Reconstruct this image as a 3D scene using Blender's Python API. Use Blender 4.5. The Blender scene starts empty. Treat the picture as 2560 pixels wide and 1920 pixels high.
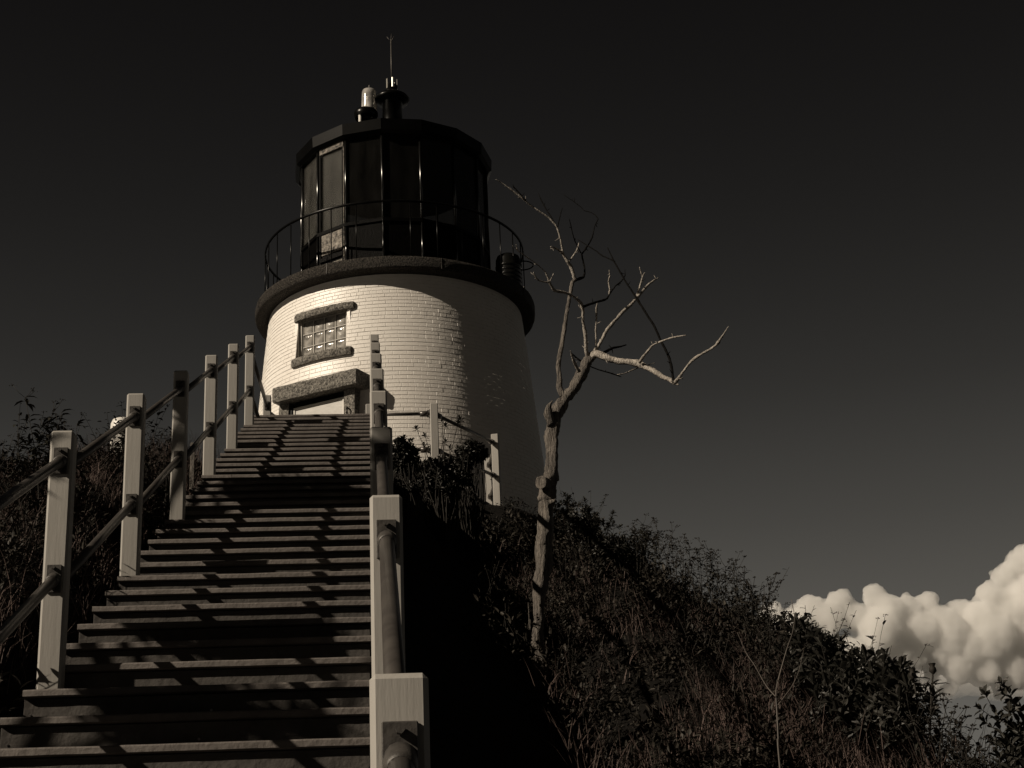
import bpy, math, random
from mathutils import Vector, Matrix, noise
R = math.radians
sc = bpy.context.scene
COL = sc.collection
random.seed(7)

# ------------------------------------------------------------------ camera
F, PITCH, ROLL, YAW = 3974.95, .3442, -.0443, .0938      # focal length in photo pixels (2560 wide), radians
FW = Vector((math.sin(YAW)*math.cos(PITCH), math.cos(YAW)*math.cos(PITCH), math.sin(PITCH)))
RT = Vector((math.cos(YAW), -math.sin(YAW), 0)); UP = RT.cross(FW)
R2 = math.cos(ROLL)*RT + math.sin(ROLL)*UP; U2 = -math.sin(ROLL)*RT + math.cos(ROLL)*UP
cd = bpy.data.cameras.new('camera'); cam = bpy.data.objects.new('camera', cd); COL.objects.link(cam)
cam.matrix_world = Matrix(((R2.x, U2.x, -FW.x, 0), (R2.y, U2.y, -FW.y, 0), (R2.z, U2.z, -FW.z, 0), (0, 0, 0, 1)))
cd.sensor_width = 36; cd.lens = F/2560*36; cd.clip_start = .05; cd.clip_end = 60000
sc.camera = cam
sc.render.resolution_x, sc.render.resolution_y = 1024, 768

def at(x, y, Y):                                          # photo pixel at a chosen distance Y -> world point
    d = FW + R2*((x-1280)/F) - U2*((y-960)/F)
    return d*(Y/d.y)

# ------------------------------------------------------------------ light
SUN_AZ, SUN_EL = R(-67.5), R(32.4)                          # azimuth measured from -Y towards -X
tosun = Vector((math.sin(SUN_AZ)*math.cos(SUN_EL), -math.cos(SUN_AZ)*math.cos(SUN_EL), math.sin(SUN_EL)))
sd = bpy.data.lights.new('sun', 'SUN'); sd.energy = 4.2; sd.angle = R(.5); sd.color = (1, .862, .685)
sun = bpy.data.objects.new('sun', sd); COL.objects.link(sun)
sun.rotation_euler = tosun.to_track_quat('Z', 'Y').to_euler(); sun.location = tosun*30
sc.view_settings.view_transform = 'Standard'; sc.view_settings.look = 'None'
sc.view_settings.exposure = 0; sc.view_settings.gamma = 1

w = bpy.data.worlds.new('World'); sc.world = w; w.use_nodes = True
nt = w.node_tree; nt.nodes.clear()
def N(nt, t, **k):
    n = nt.nodes.new(t)
    for a, b in k.items(): setattr(n, a, b)
    return n
out = N(nt, 'ShaderNodeOutputWorld'); bg = N(nt, 'ShaderNodeBackground')
sky = N(nt, 'ShaderNodeTexSky', sky_type='NISHITA', sun_disc=False, sun_elevation=SUN_EL,
        sun_rotation=math.atan2(tosun.x, tosun.y), air_density=1.0, dust_density=.3, ozone_density=3.0)
sep = N(nt, 'ShaderNodeSeparateColor'); tc = N(nt, 'ShaderNodeTexCoord'); sxyz = N(nt, 'ShaderNodeSeparateXYZ')
ramp = N(nt, 'ShaderNodeValToRGB')                         # deep-red-filter sky: dark above, pale at the horizon
cr = ramp.color_ramp; cr.interpolation = 'B_SPLINE'
stops = [(0.0, (.150, .142, .126)), (.10, (.125, .118, .104)), (.185, (.096, .090, .079)), (.245, (.062, .059, .053)), (.325, (.0285, .0272, .0250)),
         (.435, (.0120, .0113, .0108)), (.56, (.0056, .0051, .0051)), (1.0, (.0036, .0034, .0034))]
cr.elements[0].position, cr.elements[0].color = stops[0][0], (*stops[0][1], 1)
cr.elements[1].position, cr.elements[1].color = stops[-1][0], (*stops[-1][1], 1)
for p, c in stops[1:-1]:
    e = cr.elements.new(p); e.color = (*c, 1)
L = nt.links.new
L(sky.outputs[0], sep.inputs[0]); L(tc.outputs['Generated'], sxyz.inputs[0]); L(sxyz.outputs['Z'], ramp.inputs[0])
mr = N(nt, 'ShaderNodeMapRange'); mr.inputs['From Min'].default_value = 0; mr.inputs['From Max'].default_value = 14
mr.inputs['To Min'].default_value = .92; mr.inputs['To Max'].default_value = 1.12
L(sep.outputs[0], mr.inputs['Value'])
mx = N(nt, 'ShaderNodeVectorMath', operation='SCALE'); L(ramp.outputs[0], mx.inputs[0]); L(mr.outputs[0], mx.inputs['Scale'])
sb = N(nt, 'ShaderNodeVectorMath', operation='SCALE'); sb.inputs['Scale'].default_value = 10; L(mx.outputs[0], sb.inputs[0])
# the sky behind the viewer, opposite the clouds, is darker than the sky over the sea ahead
az = N(nt, 'ShaderNodeVectorMath', operation='DOT_PRODUCT'); az.inputs[1].default_value = (.62, .78, 0); L(tc.outputs['Generated'], az.inputs[0])
am_ = N(nt, 'ShaderNodeMapRange', interpolation_type='SMOOTHSTEP'); am_.inputs['From Min'].default_value = -.7; am_.inputs['From Max'].default_value = .45
am_.inputs['To Min'].default_value = .08; am_.inputs['To Max'].default_value = 1; L(az.outputs['Value'], am_.inputs['Value'])
sa = N(nt, 'ShaderNodeVectorMath', operation='SCALE'); L(sb.outputs[0], sa.inputs[0]); L(am_.outputs[0], sa.inputs['Scale'])
L(sa.outputs[0], bg.inputs[0]); bg.inputs[1].default_value = .1; L(bg.outputs[0], out.inputs[0])

# ------------------------------------------------------------------ materials
def mat(name, col, rough=.6, col2=None, cscale=6, bump=0, bscale=40, bdist=.01, stretch=(1, 1, 1), metal=0, spec=.5,
        detail=6, fine=None, coat=0):
    m = bpy.data.materials.new(name); m.use_nodes = True; t = m.node_tree; b = t.nodes['Principled BSDF']
    b.inputs['Base Color'].default_value = (*col, 1); b.inputs['Roughness'].default_value = rough
    b.inputs['Metallic'].default_value = metal; b.inputs['Specular IOR Level'].default_value = spec
    b.inputs['Coat Weight'].default_value = coat; b.inputs['Coat Roughness'].default_value = .25
    c = N(t, 'ShaderNodeTexCoord'); mp = N(t, 'ShaderNodeMapping'); mp.inputs['Scale'].default_value = stretch
    t.links.new(c.outputs['Object'], mp.inputs[0])
    if col2:
        n = N(t, 'ShaderNodeTexNoise'); n.inputs['Scale'].default_value = cscale; n.inputs['Detail'].default_value = detail
        n.inputs['Roughness'].default_value = .65
        r = N(t, 'ShaderNodeValToRGB'); r.color_ramp.elements[0].position = .35; r.color_ramp.elements[1].position = .68
        r.color_ramp.elements[0].color = (*col, 1); r.color_ramp.elements[1].color = (*col2, 1)
        t.links.new(mp.outputs[0], n.inputs[0]); t.links.new(n.outputs[0], r.inputs[0]); t.links.new(r.outputs[0], b.inputs['Base Color'])
    if bump:
        n = N(t, 'ShaderNodeTexNoise'); n.inputs['Scale'].default_value = bscale; n.inputs['Detail'].default_value = 8
        n.inputs['Roughness'].default_value = .6
        bp = N(t, 'ShaderNodeBump'); bp.inputs['Strength'].default_value = bump; bp.inputs['Distance'].default_value = bdist
        t.links.new(mp.outputs[0], n.inputs[0]); t.links.new(n.outputs[0], bp.inputs['Height'])
        t.links.new(bp.outputs[0], b.inputs['Normal'])
    return m
M = {}
M['brick'] = mat('painted_brick', (.86, .825, .775), .40, (.78, .74, .69), 1.2, .55, 45, .006, spec=.42)
M['granite'] = mat('rough_granite', (.03, .027, .024), .75, (.33, .31, .275), 34, 1, 60, .025, detail=3, spec=.3)
M['blackstone'] = mat('black_painted_granite', (.001, .001, .001), .6, (.078, .069, .06), 46, 1, 45, .04, spec=.12, detail=4)
M['iron'] = mat('black_iron', (.0015, .0015, .0015), .28, (.003, .003, .003), 9, .15, 30, .002, spec=.14)
M['mullion'] = mat('glossy_black_bar', (.003, .003, .003), .22, spec=.9)
M['ironrough'] = mat('peeling_black_paint', (.0008, .0008, .0008), .42, (.003, .0027, .0025), 26, .9, 55, .008, spec=.03)
M['post'] = mat('grey_painted_timber', (.37, .355, .33), .55, (.30, .285, .262), 2.2, .24, 24, .004, stretch=(3, 3, .4))
M['postdark'] = M['post']
M['pipe'] = mat('galvanised_pipe', (.06, .054, .05), .34, (.095, .086, .078), 12, .25, 60, .002, metal=.2)
M['clamp'] = mat('cast_clamp', (.045, .041, .038), .5, (.09, .082, .074), 25, .6, 60, .003, metal=.2)
M['clampbright'] = mat('bright_bracket', (.5, .48, .44), .3, metal=.5)
M['tread'] = mat('weathered_tread', (.160, .141, .129), .75, (.095, .082, .074), 7, .7, 45, .006)
M['treadtop'] = mat('darkened_tread_top', (.035, .031, .028), .9, (.022, .02, .018), 9, .6, 60, .004, spec=.2)  # unseen tread tops, coloured dark to bounce less light onto the risers
M['riser'] = mat('weathered_riser', (.090, .081, .073), .85, (.035, .030, .027), 4, .7, 25, .008)
M['screw'] = mat('screw_steel', (.4, .38, .36), .3, metal=.9)
M['stringer'] = mat('dark_stringer', (.06, .056, .052), .8, (.035, .032, .03), 6, .5, 30, .005)
M['whiteboard'] = mat('grey_board', (.36, .35, .33), .6, (.3, .29, .27), 5, .4, 30, .004)
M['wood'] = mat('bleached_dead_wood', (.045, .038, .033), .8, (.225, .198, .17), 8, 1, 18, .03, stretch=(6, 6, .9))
M['wooddark'] = mat('dark_dead_wood', (.004, .0035, .003), .8, (.005, .0045, .004), 9, 1, 22, .014, stretch=(5, 5, .8), spec=.08)  # near-black tone for some limbs and the scar centre
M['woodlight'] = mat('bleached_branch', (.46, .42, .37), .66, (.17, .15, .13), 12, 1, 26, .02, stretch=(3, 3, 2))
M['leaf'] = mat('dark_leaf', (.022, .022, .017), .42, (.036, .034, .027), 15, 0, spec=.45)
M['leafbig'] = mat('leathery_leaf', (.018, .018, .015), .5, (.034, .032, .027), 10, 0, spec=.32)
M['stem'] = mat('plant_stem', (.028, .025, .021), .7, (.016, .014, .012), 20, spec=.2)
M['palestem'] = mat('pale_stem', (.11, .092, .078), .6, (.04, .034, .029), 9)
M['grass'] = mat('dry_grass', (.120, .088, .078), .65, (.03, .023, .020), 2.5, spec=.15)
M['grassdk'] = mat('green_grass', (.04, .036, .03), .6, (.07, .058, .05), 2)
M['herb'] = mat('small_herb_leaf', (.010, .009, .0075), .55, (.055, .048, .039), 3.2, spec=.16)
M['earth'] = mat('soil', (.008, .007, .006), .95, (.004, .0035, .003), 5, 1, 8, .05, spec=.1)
M['sea'] = mat('sea_water', (.02, .02, .02), .35, bump=.4, bscale=.15, bdist=.6)
M['door'] = mat('metal_door', (.42, .405, .375), .32, (.34, .325, .3), 3, .25, 5, .01, spec=.6)
M['doorframe'] = mat('door_frame', (.62, .59, .54), .4, (.52, .5, .45), 8)
M['white'] = mat('white_paint', (.75, .73, .69), .4, (.68, .66, .62), 8)
M['mortar'] = mat('block_mortar', (.44, .42, .38), .6, (.34, .32, .29), 30, .4, 60, .003)
M['block'] = mat('glass_block', (.10, .095, .087), .12, (.40, .38, .345), 7, .2, 9, .02, spec=.9)
M['drum'] = mat('dark_lens_drum', (.004, .004, .004), .25, (.007, .007, .006), 8, spec=.3)
M['dark'] = mat('interior_dark', (.01, .01, .01), .8, (.014, .013, .012), 5)

def glassmat(name, tint, refl, rough=.02, diff=None):
    m = bpy.data.materials.new(name); m.use_nodes = True; t = m.node_tree; t.nodes.clear()
    o = N(t, 'ShaderNodeOutputMaterial'); mxs = N(t, 'ShaderNodeMixShader'); tr = N(t, 'ShaderNodeBsdfTransparent')
    gl = N(t, 'ShaderNodeBsdfGlossy'); fr = N(t, 'ShaderNodeFresnel'); fr.inputs[0].default_value = refl
    tr.inputs[0].default_value = (*tint, 1); gl.inputs['Roughness'].default_value = rough
    t.links.new(fr.outputs[0], mxs.inputs[0]); t.links.new(tr.outputs[0], mxs.inputs[1]); t.links.new(gl.outputs[0], mxs.inputs[2])
    last = mxs
    if diff:
        d = N(t, 'ShaderNodeBsdfDiffuse'); d.inputs[0].default_value = (*diff[0], 1); m2 = N(t, 'ShaderNodeMixShader')
        nz = N(t, 'ShaderNodeTexNoise'); nz.inputs['Scale'].default_value = 3; ml = N(t, 'ShaderNodeMath', operation='MULTIPLY')
        ml.inputs[1].default_value = diff[1]*2; t.links.new(nz.outputs[0], ml.inputs[0]); t.links.new(ml.outputs[0], m2.inputs[0])
        t.links.new(mxs.outputs[0], m2.inputs[1]); t.links.new(d.outputs[0], m2.inputs[2]); last = m2
    t.links.new(last.outputs[0], o.inputs[0]); return m
M['pane'] = glassmat('lantern_pane', (.75, .75, .74), 1.35, .05, ((.3, .29, .27), .018))
M['panepale'] = glassmat('sky_lightened_pane', (.75, .75, .74), 1.35, .08, ((.35, .34, .31), .05))  # pale diffuse film painted in for sky showing in the two left panes
M['acrylic'] = glassmat('clear_acrylic', (.8, .79, .77), 1.5, .12, ((.85, .82, .78), .30))

# ------------------------------------------------------------------ mesh helpers
TX = None
class MB:
    def __init__(s): s.v = []; s.f = []; s.m = []; s.sm = []
    def add(s, vs, fs, mi=0, smooth=False):
        o = len(s.v); s.v += [tuple(v) for v in vs]; s.f += [tuple(o+i for i in f) for f in fs]
        s.m += [mi]*len(fs); s.sm += [smooth]*len(fs)
    def box(s, c, size, rot=None, bev=0, mi=0):
        hx, hy, hz = [a/2 for a in size]; c = Vector(c)
        if bev <= 0:
            vs = [Vector((x, y, z)) for x in (-hx, hx) for y in (-hy, hy) for z in (-hz, hz)]
            fs = [(0, 1, 3, 2), (4, 6, 7, 5), (0, 4, 5, 1), (2, 3, 7, 6), (0, 2, 6, 4), (1, 5, 7, 3)]
        else:
            vs = []; idx = {}
            for sx in (-1, 1):
                for sy in (-1, 1):
                    for sz in (-1, 1):
                        for a in range(3):
                            p = [sx*(hx-bev), sy*(hy-bev), sz*(hz-bev)]; p[a] = (sx*hx, sy*hy, sz*hz)[a]
                            idx[(sx, sy, sz, a)] = len(vs); vs.append(Vector(p))
            I = lambda *k: idx[k]; fs = []
            for a in range(3):
                for sg in (-1, 1):
                    q = []
                    for (u, v) in ((-1, -1), (1, -1), (1, 1), (-1, 1)):
                        k = [0, 0, 0]; k[a] = sg; k[(a+1) % 3] = u; k[(a+2) % 3] = v; q.append(I(*k, a))
                    fs.append(tuple(q if sg > 0 else q[::-1]))
            for a in range(3):
                b, c2 = (a+1) % 3, (a+2) % 3
                for u in (-1, 1):
                    for v in (-1, 1):
                        k1 = [0, 0, 0]; k2 = [0, 0, 0]; k1[a] = -1; k2[a] = 1; k1[b] = k2[b] = u; k1[c2] = k2[c2] = v
                        q = [I(*k1, b), I(*k2, b), I(*k2, c2), I(*k1, c2)]
                        fs.append(tuple(q[::-1] if u*v > 0 else q))
            for sx in (-1, 1):
                for sy in (-1, 1):
                    for sz in (-1, 1):
                        q = [I(sx, sy, sz, 0), I(sx, sy, sz, 1), I(sx, sy, sz, 2)]
                        fs.append(tuple(q if sx*sy*sz > 0 else q[::-1]))
        if rot is not None: vs = [rot @ v for v in vs]
        s.add([c+v for v in vs], fs, mi)
    def tube(s, pts, rad, n=8, mi=0, cap=True, smooth=True, wob=0):
        pts = [Vector(p) for p in pts]
        if not isinstance(rad, (list, tuple)): rad = [rad]*len(pts)
        vs = []; fs = []; prev = None
        for i, p in enumerate(pts):
            d = (pts[min(i+1, len(pts)-1)]-pts[max(i-1, 0)]).normalized()
            if prev is None: a = d.orthogonal().normalized()
            else:
                a = prev-d*prev.dot(d); a.normalize()
            prev = a; b = d.cross(a)
            for k in range(n):
                t = 2*math.pi*k/n; r = rad[i]
                if wob:
                    q = p+(a*math.cos(t)+b*math.sin(t))*r
                    r *= 1+wob*(.8*noise.noise(Vector((q.x*38, q.y*38, q.z*5)))+.5*noise.noise(Vector((q.x*90, q.y*90, q.z*12))))
                vs.append(p+(a*math.cos(t)+b*math.sin(t))*r)
        for i in range(len(pts)-1):
            for k in range(n):
                fs.append((i*n+k, i*n+(k+1) % n, (i+1)*n+(k+1) % n, (i+1)*n+k))
        s.add(vs, fs, mi, smooth)
        if cap:
            o = len(s.v)-len(vs)
            s.f += [tuple(o+k for k in range(n))[::-1], tuple(o+(len(pts)-1)*n+k for k in range(n))]; s.m += [mi]*2; s.sm += [False]*2
    def lathe(s, c, prof, n=48, mi=0, smooth=True, jit=0, a0=0):
        cx, cy, cz = c; vs = []; fs = []
        for (r, z) in prof:
            for k in range(n):
                t = a0+2*math.pi*k/n; rr = r
                if jit: rr += jit*noise.noise(Vector((math.sin(t)*9*r, z*14, math.cos(t)*9*r)))
                vs.append((cx+rr*math.sin(t), cy-rr*math.cos(t), cz+z))
        for i in range(len(prof)-1):
            for k in range(n):
                fs.append((i*n+k, i*n+(k+1) % n, (i+1)*n+(k+1) % n, (i+1)*n+k))
        s.add(vs, fs, mi, smooth)
    def build(s, name, m, parent=None, loc=None):
        me = bpy.data.meshes.new(name)
        if TX is not None:
            s.v = [TX(v) for v in s.v]; loc = TX(loc) if loc is not None else None
        loc = Vector(loc) if loc is not None else None
        me.from_pydata([(Vector(v)-loc)[:] for v in s.v] if loc is not None else s.v, [], s.f)
        for x in (m if isinstance(m, (list, tuple)) else [m]): me.materials.append(x)
        me.polygons.foreach_set('material_index', s.m); me.polygons.foreach_set('use_smooth', s.sm); me.update()
        o = bpy.data.objects.new(name, me); COL.objects.link(o)
        if loc is not None: o.location = loc
        if parent is not None: setpar(o, parent)
        return o
def wloc(o):
    v = Vector((0, 0, 0))
    while o is not None: v += o.location; o = o.parent
    return v
def setpar(o, p):                                         # parent without moving (no rotations are used on parents)
    o.parent = p; o.location = o.location - wloc(p)
def empty(name, loc):
    o = bpy.data.objects.new(name, None); COL.objects.link(o); o.location = TX(loc) if TX is not None else loc; o.empty_display_size = .1; return o
def tag(o, label=None, cat=None, group=None, kind=None):
    for k, v in (('label', label), ('category', cat), ('group', group), ('kind', kind)):
        if v: o[k] = v
    return o
def rotz(a): return Matrix.Rotation(a, 3, 'Z')

# ------------------------------------------------------------------ stair geometry
G, RISE, Y0, Z0, W = .31, .1367, 4.886, .6333, 1.1724
KTOP = 33; KBOT = -15
PW, HP = .0845, .900; KR, KL, KN = -8.390, 2.675, 5.4827; XL, XR = -1.1853, -.008
def zs(y): return Z0+(y-Y0)/G*RISE
def kp(k): return Y0+k*G, Z0+k*RISE

# ------------------------------------------------------------------ terrain
def sstep(a, b, x):
    t = min(1, max(0, (x-a)/(b-a))); return t*t*(3-2*t)
def ground(x, y):
    base = zs(min(max(y, -.6), 15.1))
    base -= .80*sstep(15.2, 16.6, y)
    if x >= -.6:
        xr = max(0, x-.05)
        d = (.32+.74*min(xr, 1.0)-.21*sstep(1.0, 1.55, xr)+.06*sstep(8.0, 9.5, y))*(1-sstep(14.5, 16.5, y)*.55)
        if x < 0: d = .32
        ridge = 2.15-.22*max(0, y-9.5)+.75*(1-sstep(6.0, 7.0, y)); ridge = max(ridge, 1.1)
        if y > 15.5: ridge = 1.1+(y-15.5)*.5
        ridge = min(ridge, 3.0)
        over = max(0, x-ridge)
        d += .30*over+.60*over*over/(over+.5)
    else:
        xl = -x-1.25
        d = .30-.38*sstep(0, .5, xl)+.50*sstep(9.6, 13.5, y)*sstep(0, .3, xl)
        over = max(0, xl-1.3)
        d += .10*over+.50*over*over/(over+.8)
    z = base-d
    z += .06*noise.noise(Vector((x*1.1, y*1.1, 3)))+.025*noise.noise(Vector((x*4, y*4, 8)))
    far = math.hypot(x-.5, (y-18))
    z -= .12*max(0, far-26)
    return max(z, -27)
def coords(lo, hi, a, b, fine, grow=1.25):
    c = []; x = a
    while x <= b+1e-6: c.append(x); x += fine
    st = fine; x = c[-1]
    while x < hi: st *= grow; x += st; c.append(x)
    st = fine; x = c[0]
    while x > lo: st *= grow; x -= st; c.insert(0, x)
    return c
xs, ys = coords(-260, 260, -4, 6, .16), coords(-240, 280, -1, 20, .16)
b = MB(); vs = [(x, y, ground(x, y)) for y in ys for x in xs]; nx = len(xs)
b.add(vs, [(j*nx+i, j*nx+i+1, (j+1)*nx+i+1, (j+1)*nx+i) for j in range(len(ys)-1) for i in range(nx-1)], 0, True)
tag(b.build('ground', M['earth']), kind='structure')
b = MB(); S = 30000
b.add([(-S, -S, -25), (S, -S, -25), (S, S, -25), (-S, S, -25)], [(0, 1, 2, 3)]); tag(b.build('sea', M['sea']), kind='structure')

# ------------------------------------------------------------------ staircase
st = tag(empty('staircase', (-W/2, Y0, Z0)), 'long grey outdoor staircase with projecting tread edges climbing to the lighthouse', 'staircase')
NOSE, OV = .027, .016
for k in range(KBOT, KTOP+1):
    y, z = kp(k); jx = random.uniform(-.004, .004); xr = -.0115; xl = -.0111-W+jx
    j = random.uniform(-.003, .003)
    b = MB(); n = 26; depth = G+.03 if k < KTOP else .75
    # nosed plank with slightly uneven edges
    prof = [(0, -NOSE+.004), (.001, -.006), (.004, -.001), (.010, 0), (.035, 0), (depth, 0), (depth, -NOSE), (.006, -NOSE)]
    vs = []; fs = []; m_ = len(prof)
    for i in range(n+1):
        x = xl+(xr-xl)*i/n
        for q, (py, pz) in enumerate(prof):
            dz = .0016*noise.noise(Vector((x*9, k*3.1, q*.2)))
            vs.append((x, y-OV+j+py+.0012*noise.noise(Vector((x*14, k*5, 1))), z+pz+dz))
    for i in range(n):
        for q in range(m_): fs.append((i*m_+q, (i+1)*m_+q, (i+1)*m_+(q+1) % m_, i*m_+(q+1) % m_))
    fs += [tuple(range(m_)), tuple(n*m_+q for q in range(m_))[::-1]]
    b.add(vs, fs)
    for q_ in range(n): b.m[q_*m_+4] = 1                    # top behind the nosing darkened, so risers below the nosings stay in deep shade
    b.build('tread', [M['tread'], M['treadtop']], st, loc=(-W/2, y, z))
    if k > KBOT:
        b = MB(); b.box((-W/2-.011, y+.012, z-NOSE-(RISE-NOSE)/2-.001), (W-.012, .018, RISE-NOSE-.004), bev=.002)
        for sx in (-W*.985, -W*.47+.02*random.uniform(-1, 1), -.022):
            c = Vector((sx, y+.0015, z-RISE*.62)); b.tube([c+Vector((0, .004, 0)), c-Vector((0, .001, 0))], .0042, 10, 1, smooth=False)
            b.tube([c, c-Vector((0, .0022, 0))], .0016, 6, 0, smooth=False)
        b.build('riser', [M['riser'], M['screw']], st, loc=(-W/2, y, z-RISE/2))
for sx in (-W-.011, .0):
    b = MB(); ya, za = kp(KBOT); yb, zb = kp(KTOP); x = sx+(.045 if sx > -.5 else .02)
    for (o1, o2) in ((-.02, -.24),):
        vs = [(x-.02, ya, za+o2), (x+.02, ya, za+o2), (x+.02, ya, za+o1-.12), (x-.02, ya, za+o1-.12),
              (x-.02, yb, zb+o2), (x+.02, yb, zb+o2), (x+.02, yb, zb+o1-.12), (x-.02, yb, zb+o1-.12)]
        b.add(vs, [(0, 1, 2, 3), (7, 6, 5, 4), (0, 4, 5, 1), (1, 5, 6, 2), (2, 6, 7, 3), (3, 7, 4, 0)])
    b.build('stringer', M['stringer'], st, loc=(x, Y0, Z0-.1))
# ------------------------------------------------------------------ railings
def post_mesh(p, top, bot, wx=PW, wy=PW, seed=0):
    b = MB(); h = top-bot; c = (p[0], p[1], (top+bot)/2)
    b.box(c, (wx, wy, h), bev=.0085)
    return b
def clamp(b, c, s=.9, d=(0, -1, 0)):
    # flange plate bolted to the post face with a pipe socket and two hex bolts; c = centre on the face, d = face normal
    d = Vector(d).normalized(); side = Vector((0, 0, 1)).cross(d).normalized()
    rot = Matrix((side, d, Vector((0, 0, 1)))).transposed()
    c = Vector(c)
    b.box(c+d*.004, (.058*s, .008, .114*s), rot, bev=.002)
    for zz in (.042, -.042):
        q = c+d*.010+Vector((0, 0, zz*s))
        b.tube([q, q+d*.020], .0078*s, 6, smooth=False)
def sock(b, c, dirv, r=.0247):
    c = Vector(c); dirv = Vector(dirv).normalized()
    b.tube([c+dirv*.0, c+dirv*.045, c+dirv*.052], [r, r*.96, r*.80], 14)
RP = .0193
def rail_run(rl, posts, offs, mb_pipe=M['pipe']):
    # posts: list of (x, y, ztop); pipes run from the near face of the upper post down to the far face of the lower one
    for a, c in zip(posts[:-1], posts[1:]):
        for o in offs:
            A = Vector((a[0], a[1]+PW/2, a[2]-o)); B = Vector((c[0], c[1]-PW/2, c[2]-o))
            d = (B-A).normalized(); b = MB(); b.tube([A-d*.03, B-d*.012], RP, 16)
            b.build('rail', mb_pipe, rl, loc=(A+B)/2)
def stair_rail(x, k0, n, label, extra=None):
    P = []
    for i in range(n):
        y, z = kp(k0+i*KN); P.append((x+PW/2, y+PW/2, z+HP))
    rl = tag(empty('stair_railing', (x+PW/2, P[0][1], P[0][2]-HP)), label, 'railing', 'railings of the staircase')
    for i, p in enumerate(P):
        po = post_mesh(p, p[2], p[2]-HP-.45).build('post', M['post'], rl, loc=(p[0], p[1], p[2]-HP))
        for o in (.121, .563):
            b = MB(); c = Vector((p[0], p[1]-PW/2, p[2]-o)); clamp(b, c)
            dirv = Vector((0, -G, -RISE)).normalized(); sock(b, c, dirv)
            b.build('clamp', M['clamp'], po, loc=c)
    rail_run(rl, P, (.121, .563))
    return rl, P
rR, PR = stair_rail(XR, KR, 8, 'grey posts with pipe rails along the right side of the stairs')
rL, PL = stair_rail(XL, KL-2*KN, 8, 'grey posts with pipe rails along the left side of the stairs')
# rail sections coming from below the lowest right post
for o in (.121, .563):
    A = Vector((PR[0][0], PR[0][1]-PW/2, PR[0][2]-o)); d = Vector((0, -G, -RISE)).normalized()
    b = MB(); b.tube([A+d*.012, A+d*1.7], RP, 16); b.build('rail', M['pipe'], rR, loc=A)

# ------------------------------------------------------------------ landing by the door with its own railing
ZP = 4.75
ld = tag(empty('landing', (.2, 16.6, ZP)), 'timber landing with grey edge board in front of the lighthouse door', 'landing')
outl = [(-1.35, 15.35), (.17, 14.98), (.974, 16.6), (1.52, 17.7), (1.50, 20.2), (1.0, 21.3), (-1.35, 21.3)]
b = MB(); n = len(outl)
b.add([(x, y, ZP) for x, y in outl]+[(x, y, ZP-.03) for x, y in outl], [tuple(range(n))]+[tuple(range(n, 2*n))[::-1]]+[(i, i+n, (i+1) % n+n, (i+1) % n) for i in range(n)])
b.build('deck', M['tread'], ld, loc=(.2, 17.4, ZP))
for (p, q) in zip(outl[1:5], outl[2:6]):
    p = Vector((*p, 0)); q = Vector((*q, 0)); d = (q-p); L_ = d.length; d.normalize(); nn = Vector((d.y, -d.x, 0))
    b = MB(); rot = Matrix((d, nn, Vector((0, 0, 1)))).transposed()
    b.box((p+q)/2+nn*.02+Vector((0, 0, ZP-.16)), (L_, .035, .25), rot, bev=.004)
    b.build('edge_board', M['whiteboard'], ld, loc=(p+q)/2+Vector((0, 0, ZP-.16)))
    b = MB(); k = int(L_/.14)
    for i in range(k):
        c = p+d*((i+.5)*L_/k)+nn*.022+Vector((0, 0, ZP-.015)); b.box(c, (L_/k-.012, .09, .028), rot, bev=.003)
    b.build('board_end', M['tread'], ld, loc=(p+q)/2+Vector((0, 0, ZP)))
for i in range(2):                                         # steps down from the stair head to the landing
    b = MB(); y, z = 15.98+i*.25, Z0+KTOP*RISE-.13*(i+1)
    b.box((-.6, y+.02, z-.02), (1.15, .28, .035), bev=.003); b.build('step', M['tread'], ld, loc=(-.6, y, z))
def mpost(x, y, Y, tz=None):
    p = at(x, y, Y); return Vector((p.x, p.y, p.z))
lf = tag(empty('landing_railing', (.8, 16.0, ZP)), 'pale posts and dark pipe rails round the right edge of the landing beside the tower', 'railing')
ZT = ZP+1.03
m1 = mpost(1084.6, 1007, 16.0); m2 = mpost(1238, 1084, 17.5); m3 = mpost(1221, 1144, 18.6); m0 = Vector((-.02, 16.0, m1.z))
mp_ = [m0, m1, m2, m3]
for i, p in enumerate(mp_):
    b = MB(); b.box((p.x, p.y+PW/2, (p.z+ZP-.3)/2), (PW, PW, p.z-ZP+.3), rotz(R(0 if i < 2 else -14)), bev=.007)
    po = b.build('post', M['post'], lf, loc=(p.x, p.y+PW/2, ZP))
    for o in (.108, .507):
        b = MB(); clamp(b, (p.x-PW/2-.001, p.y+PW/2, p.z-o), .82, d=(-1, 0, 0)); b.build('clamp', M['clamp'], po, loc=(p.x, p.y, p.z-o))
for a, c in zip(mp_[:-1], mp_[1:]):
    for o in (.108, .507):
        A = Vector((a.x, a.y+PW/2, a.z-o)); B = Vector((c.x, c.y+PW/2, c.z-o)); d = (B-A).normalized()
        b = MB(); b.tube([A+d*.05, B-d*.05], RP, 14)
        for e, s_ in ((A+d*.06, 1), (B-d*.06, -1)): b.tube([e, e+d*s_*.09], .031, 12)
        b.build('rail', M['pipe'], lf, loc=(A+B)/2)
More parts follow.
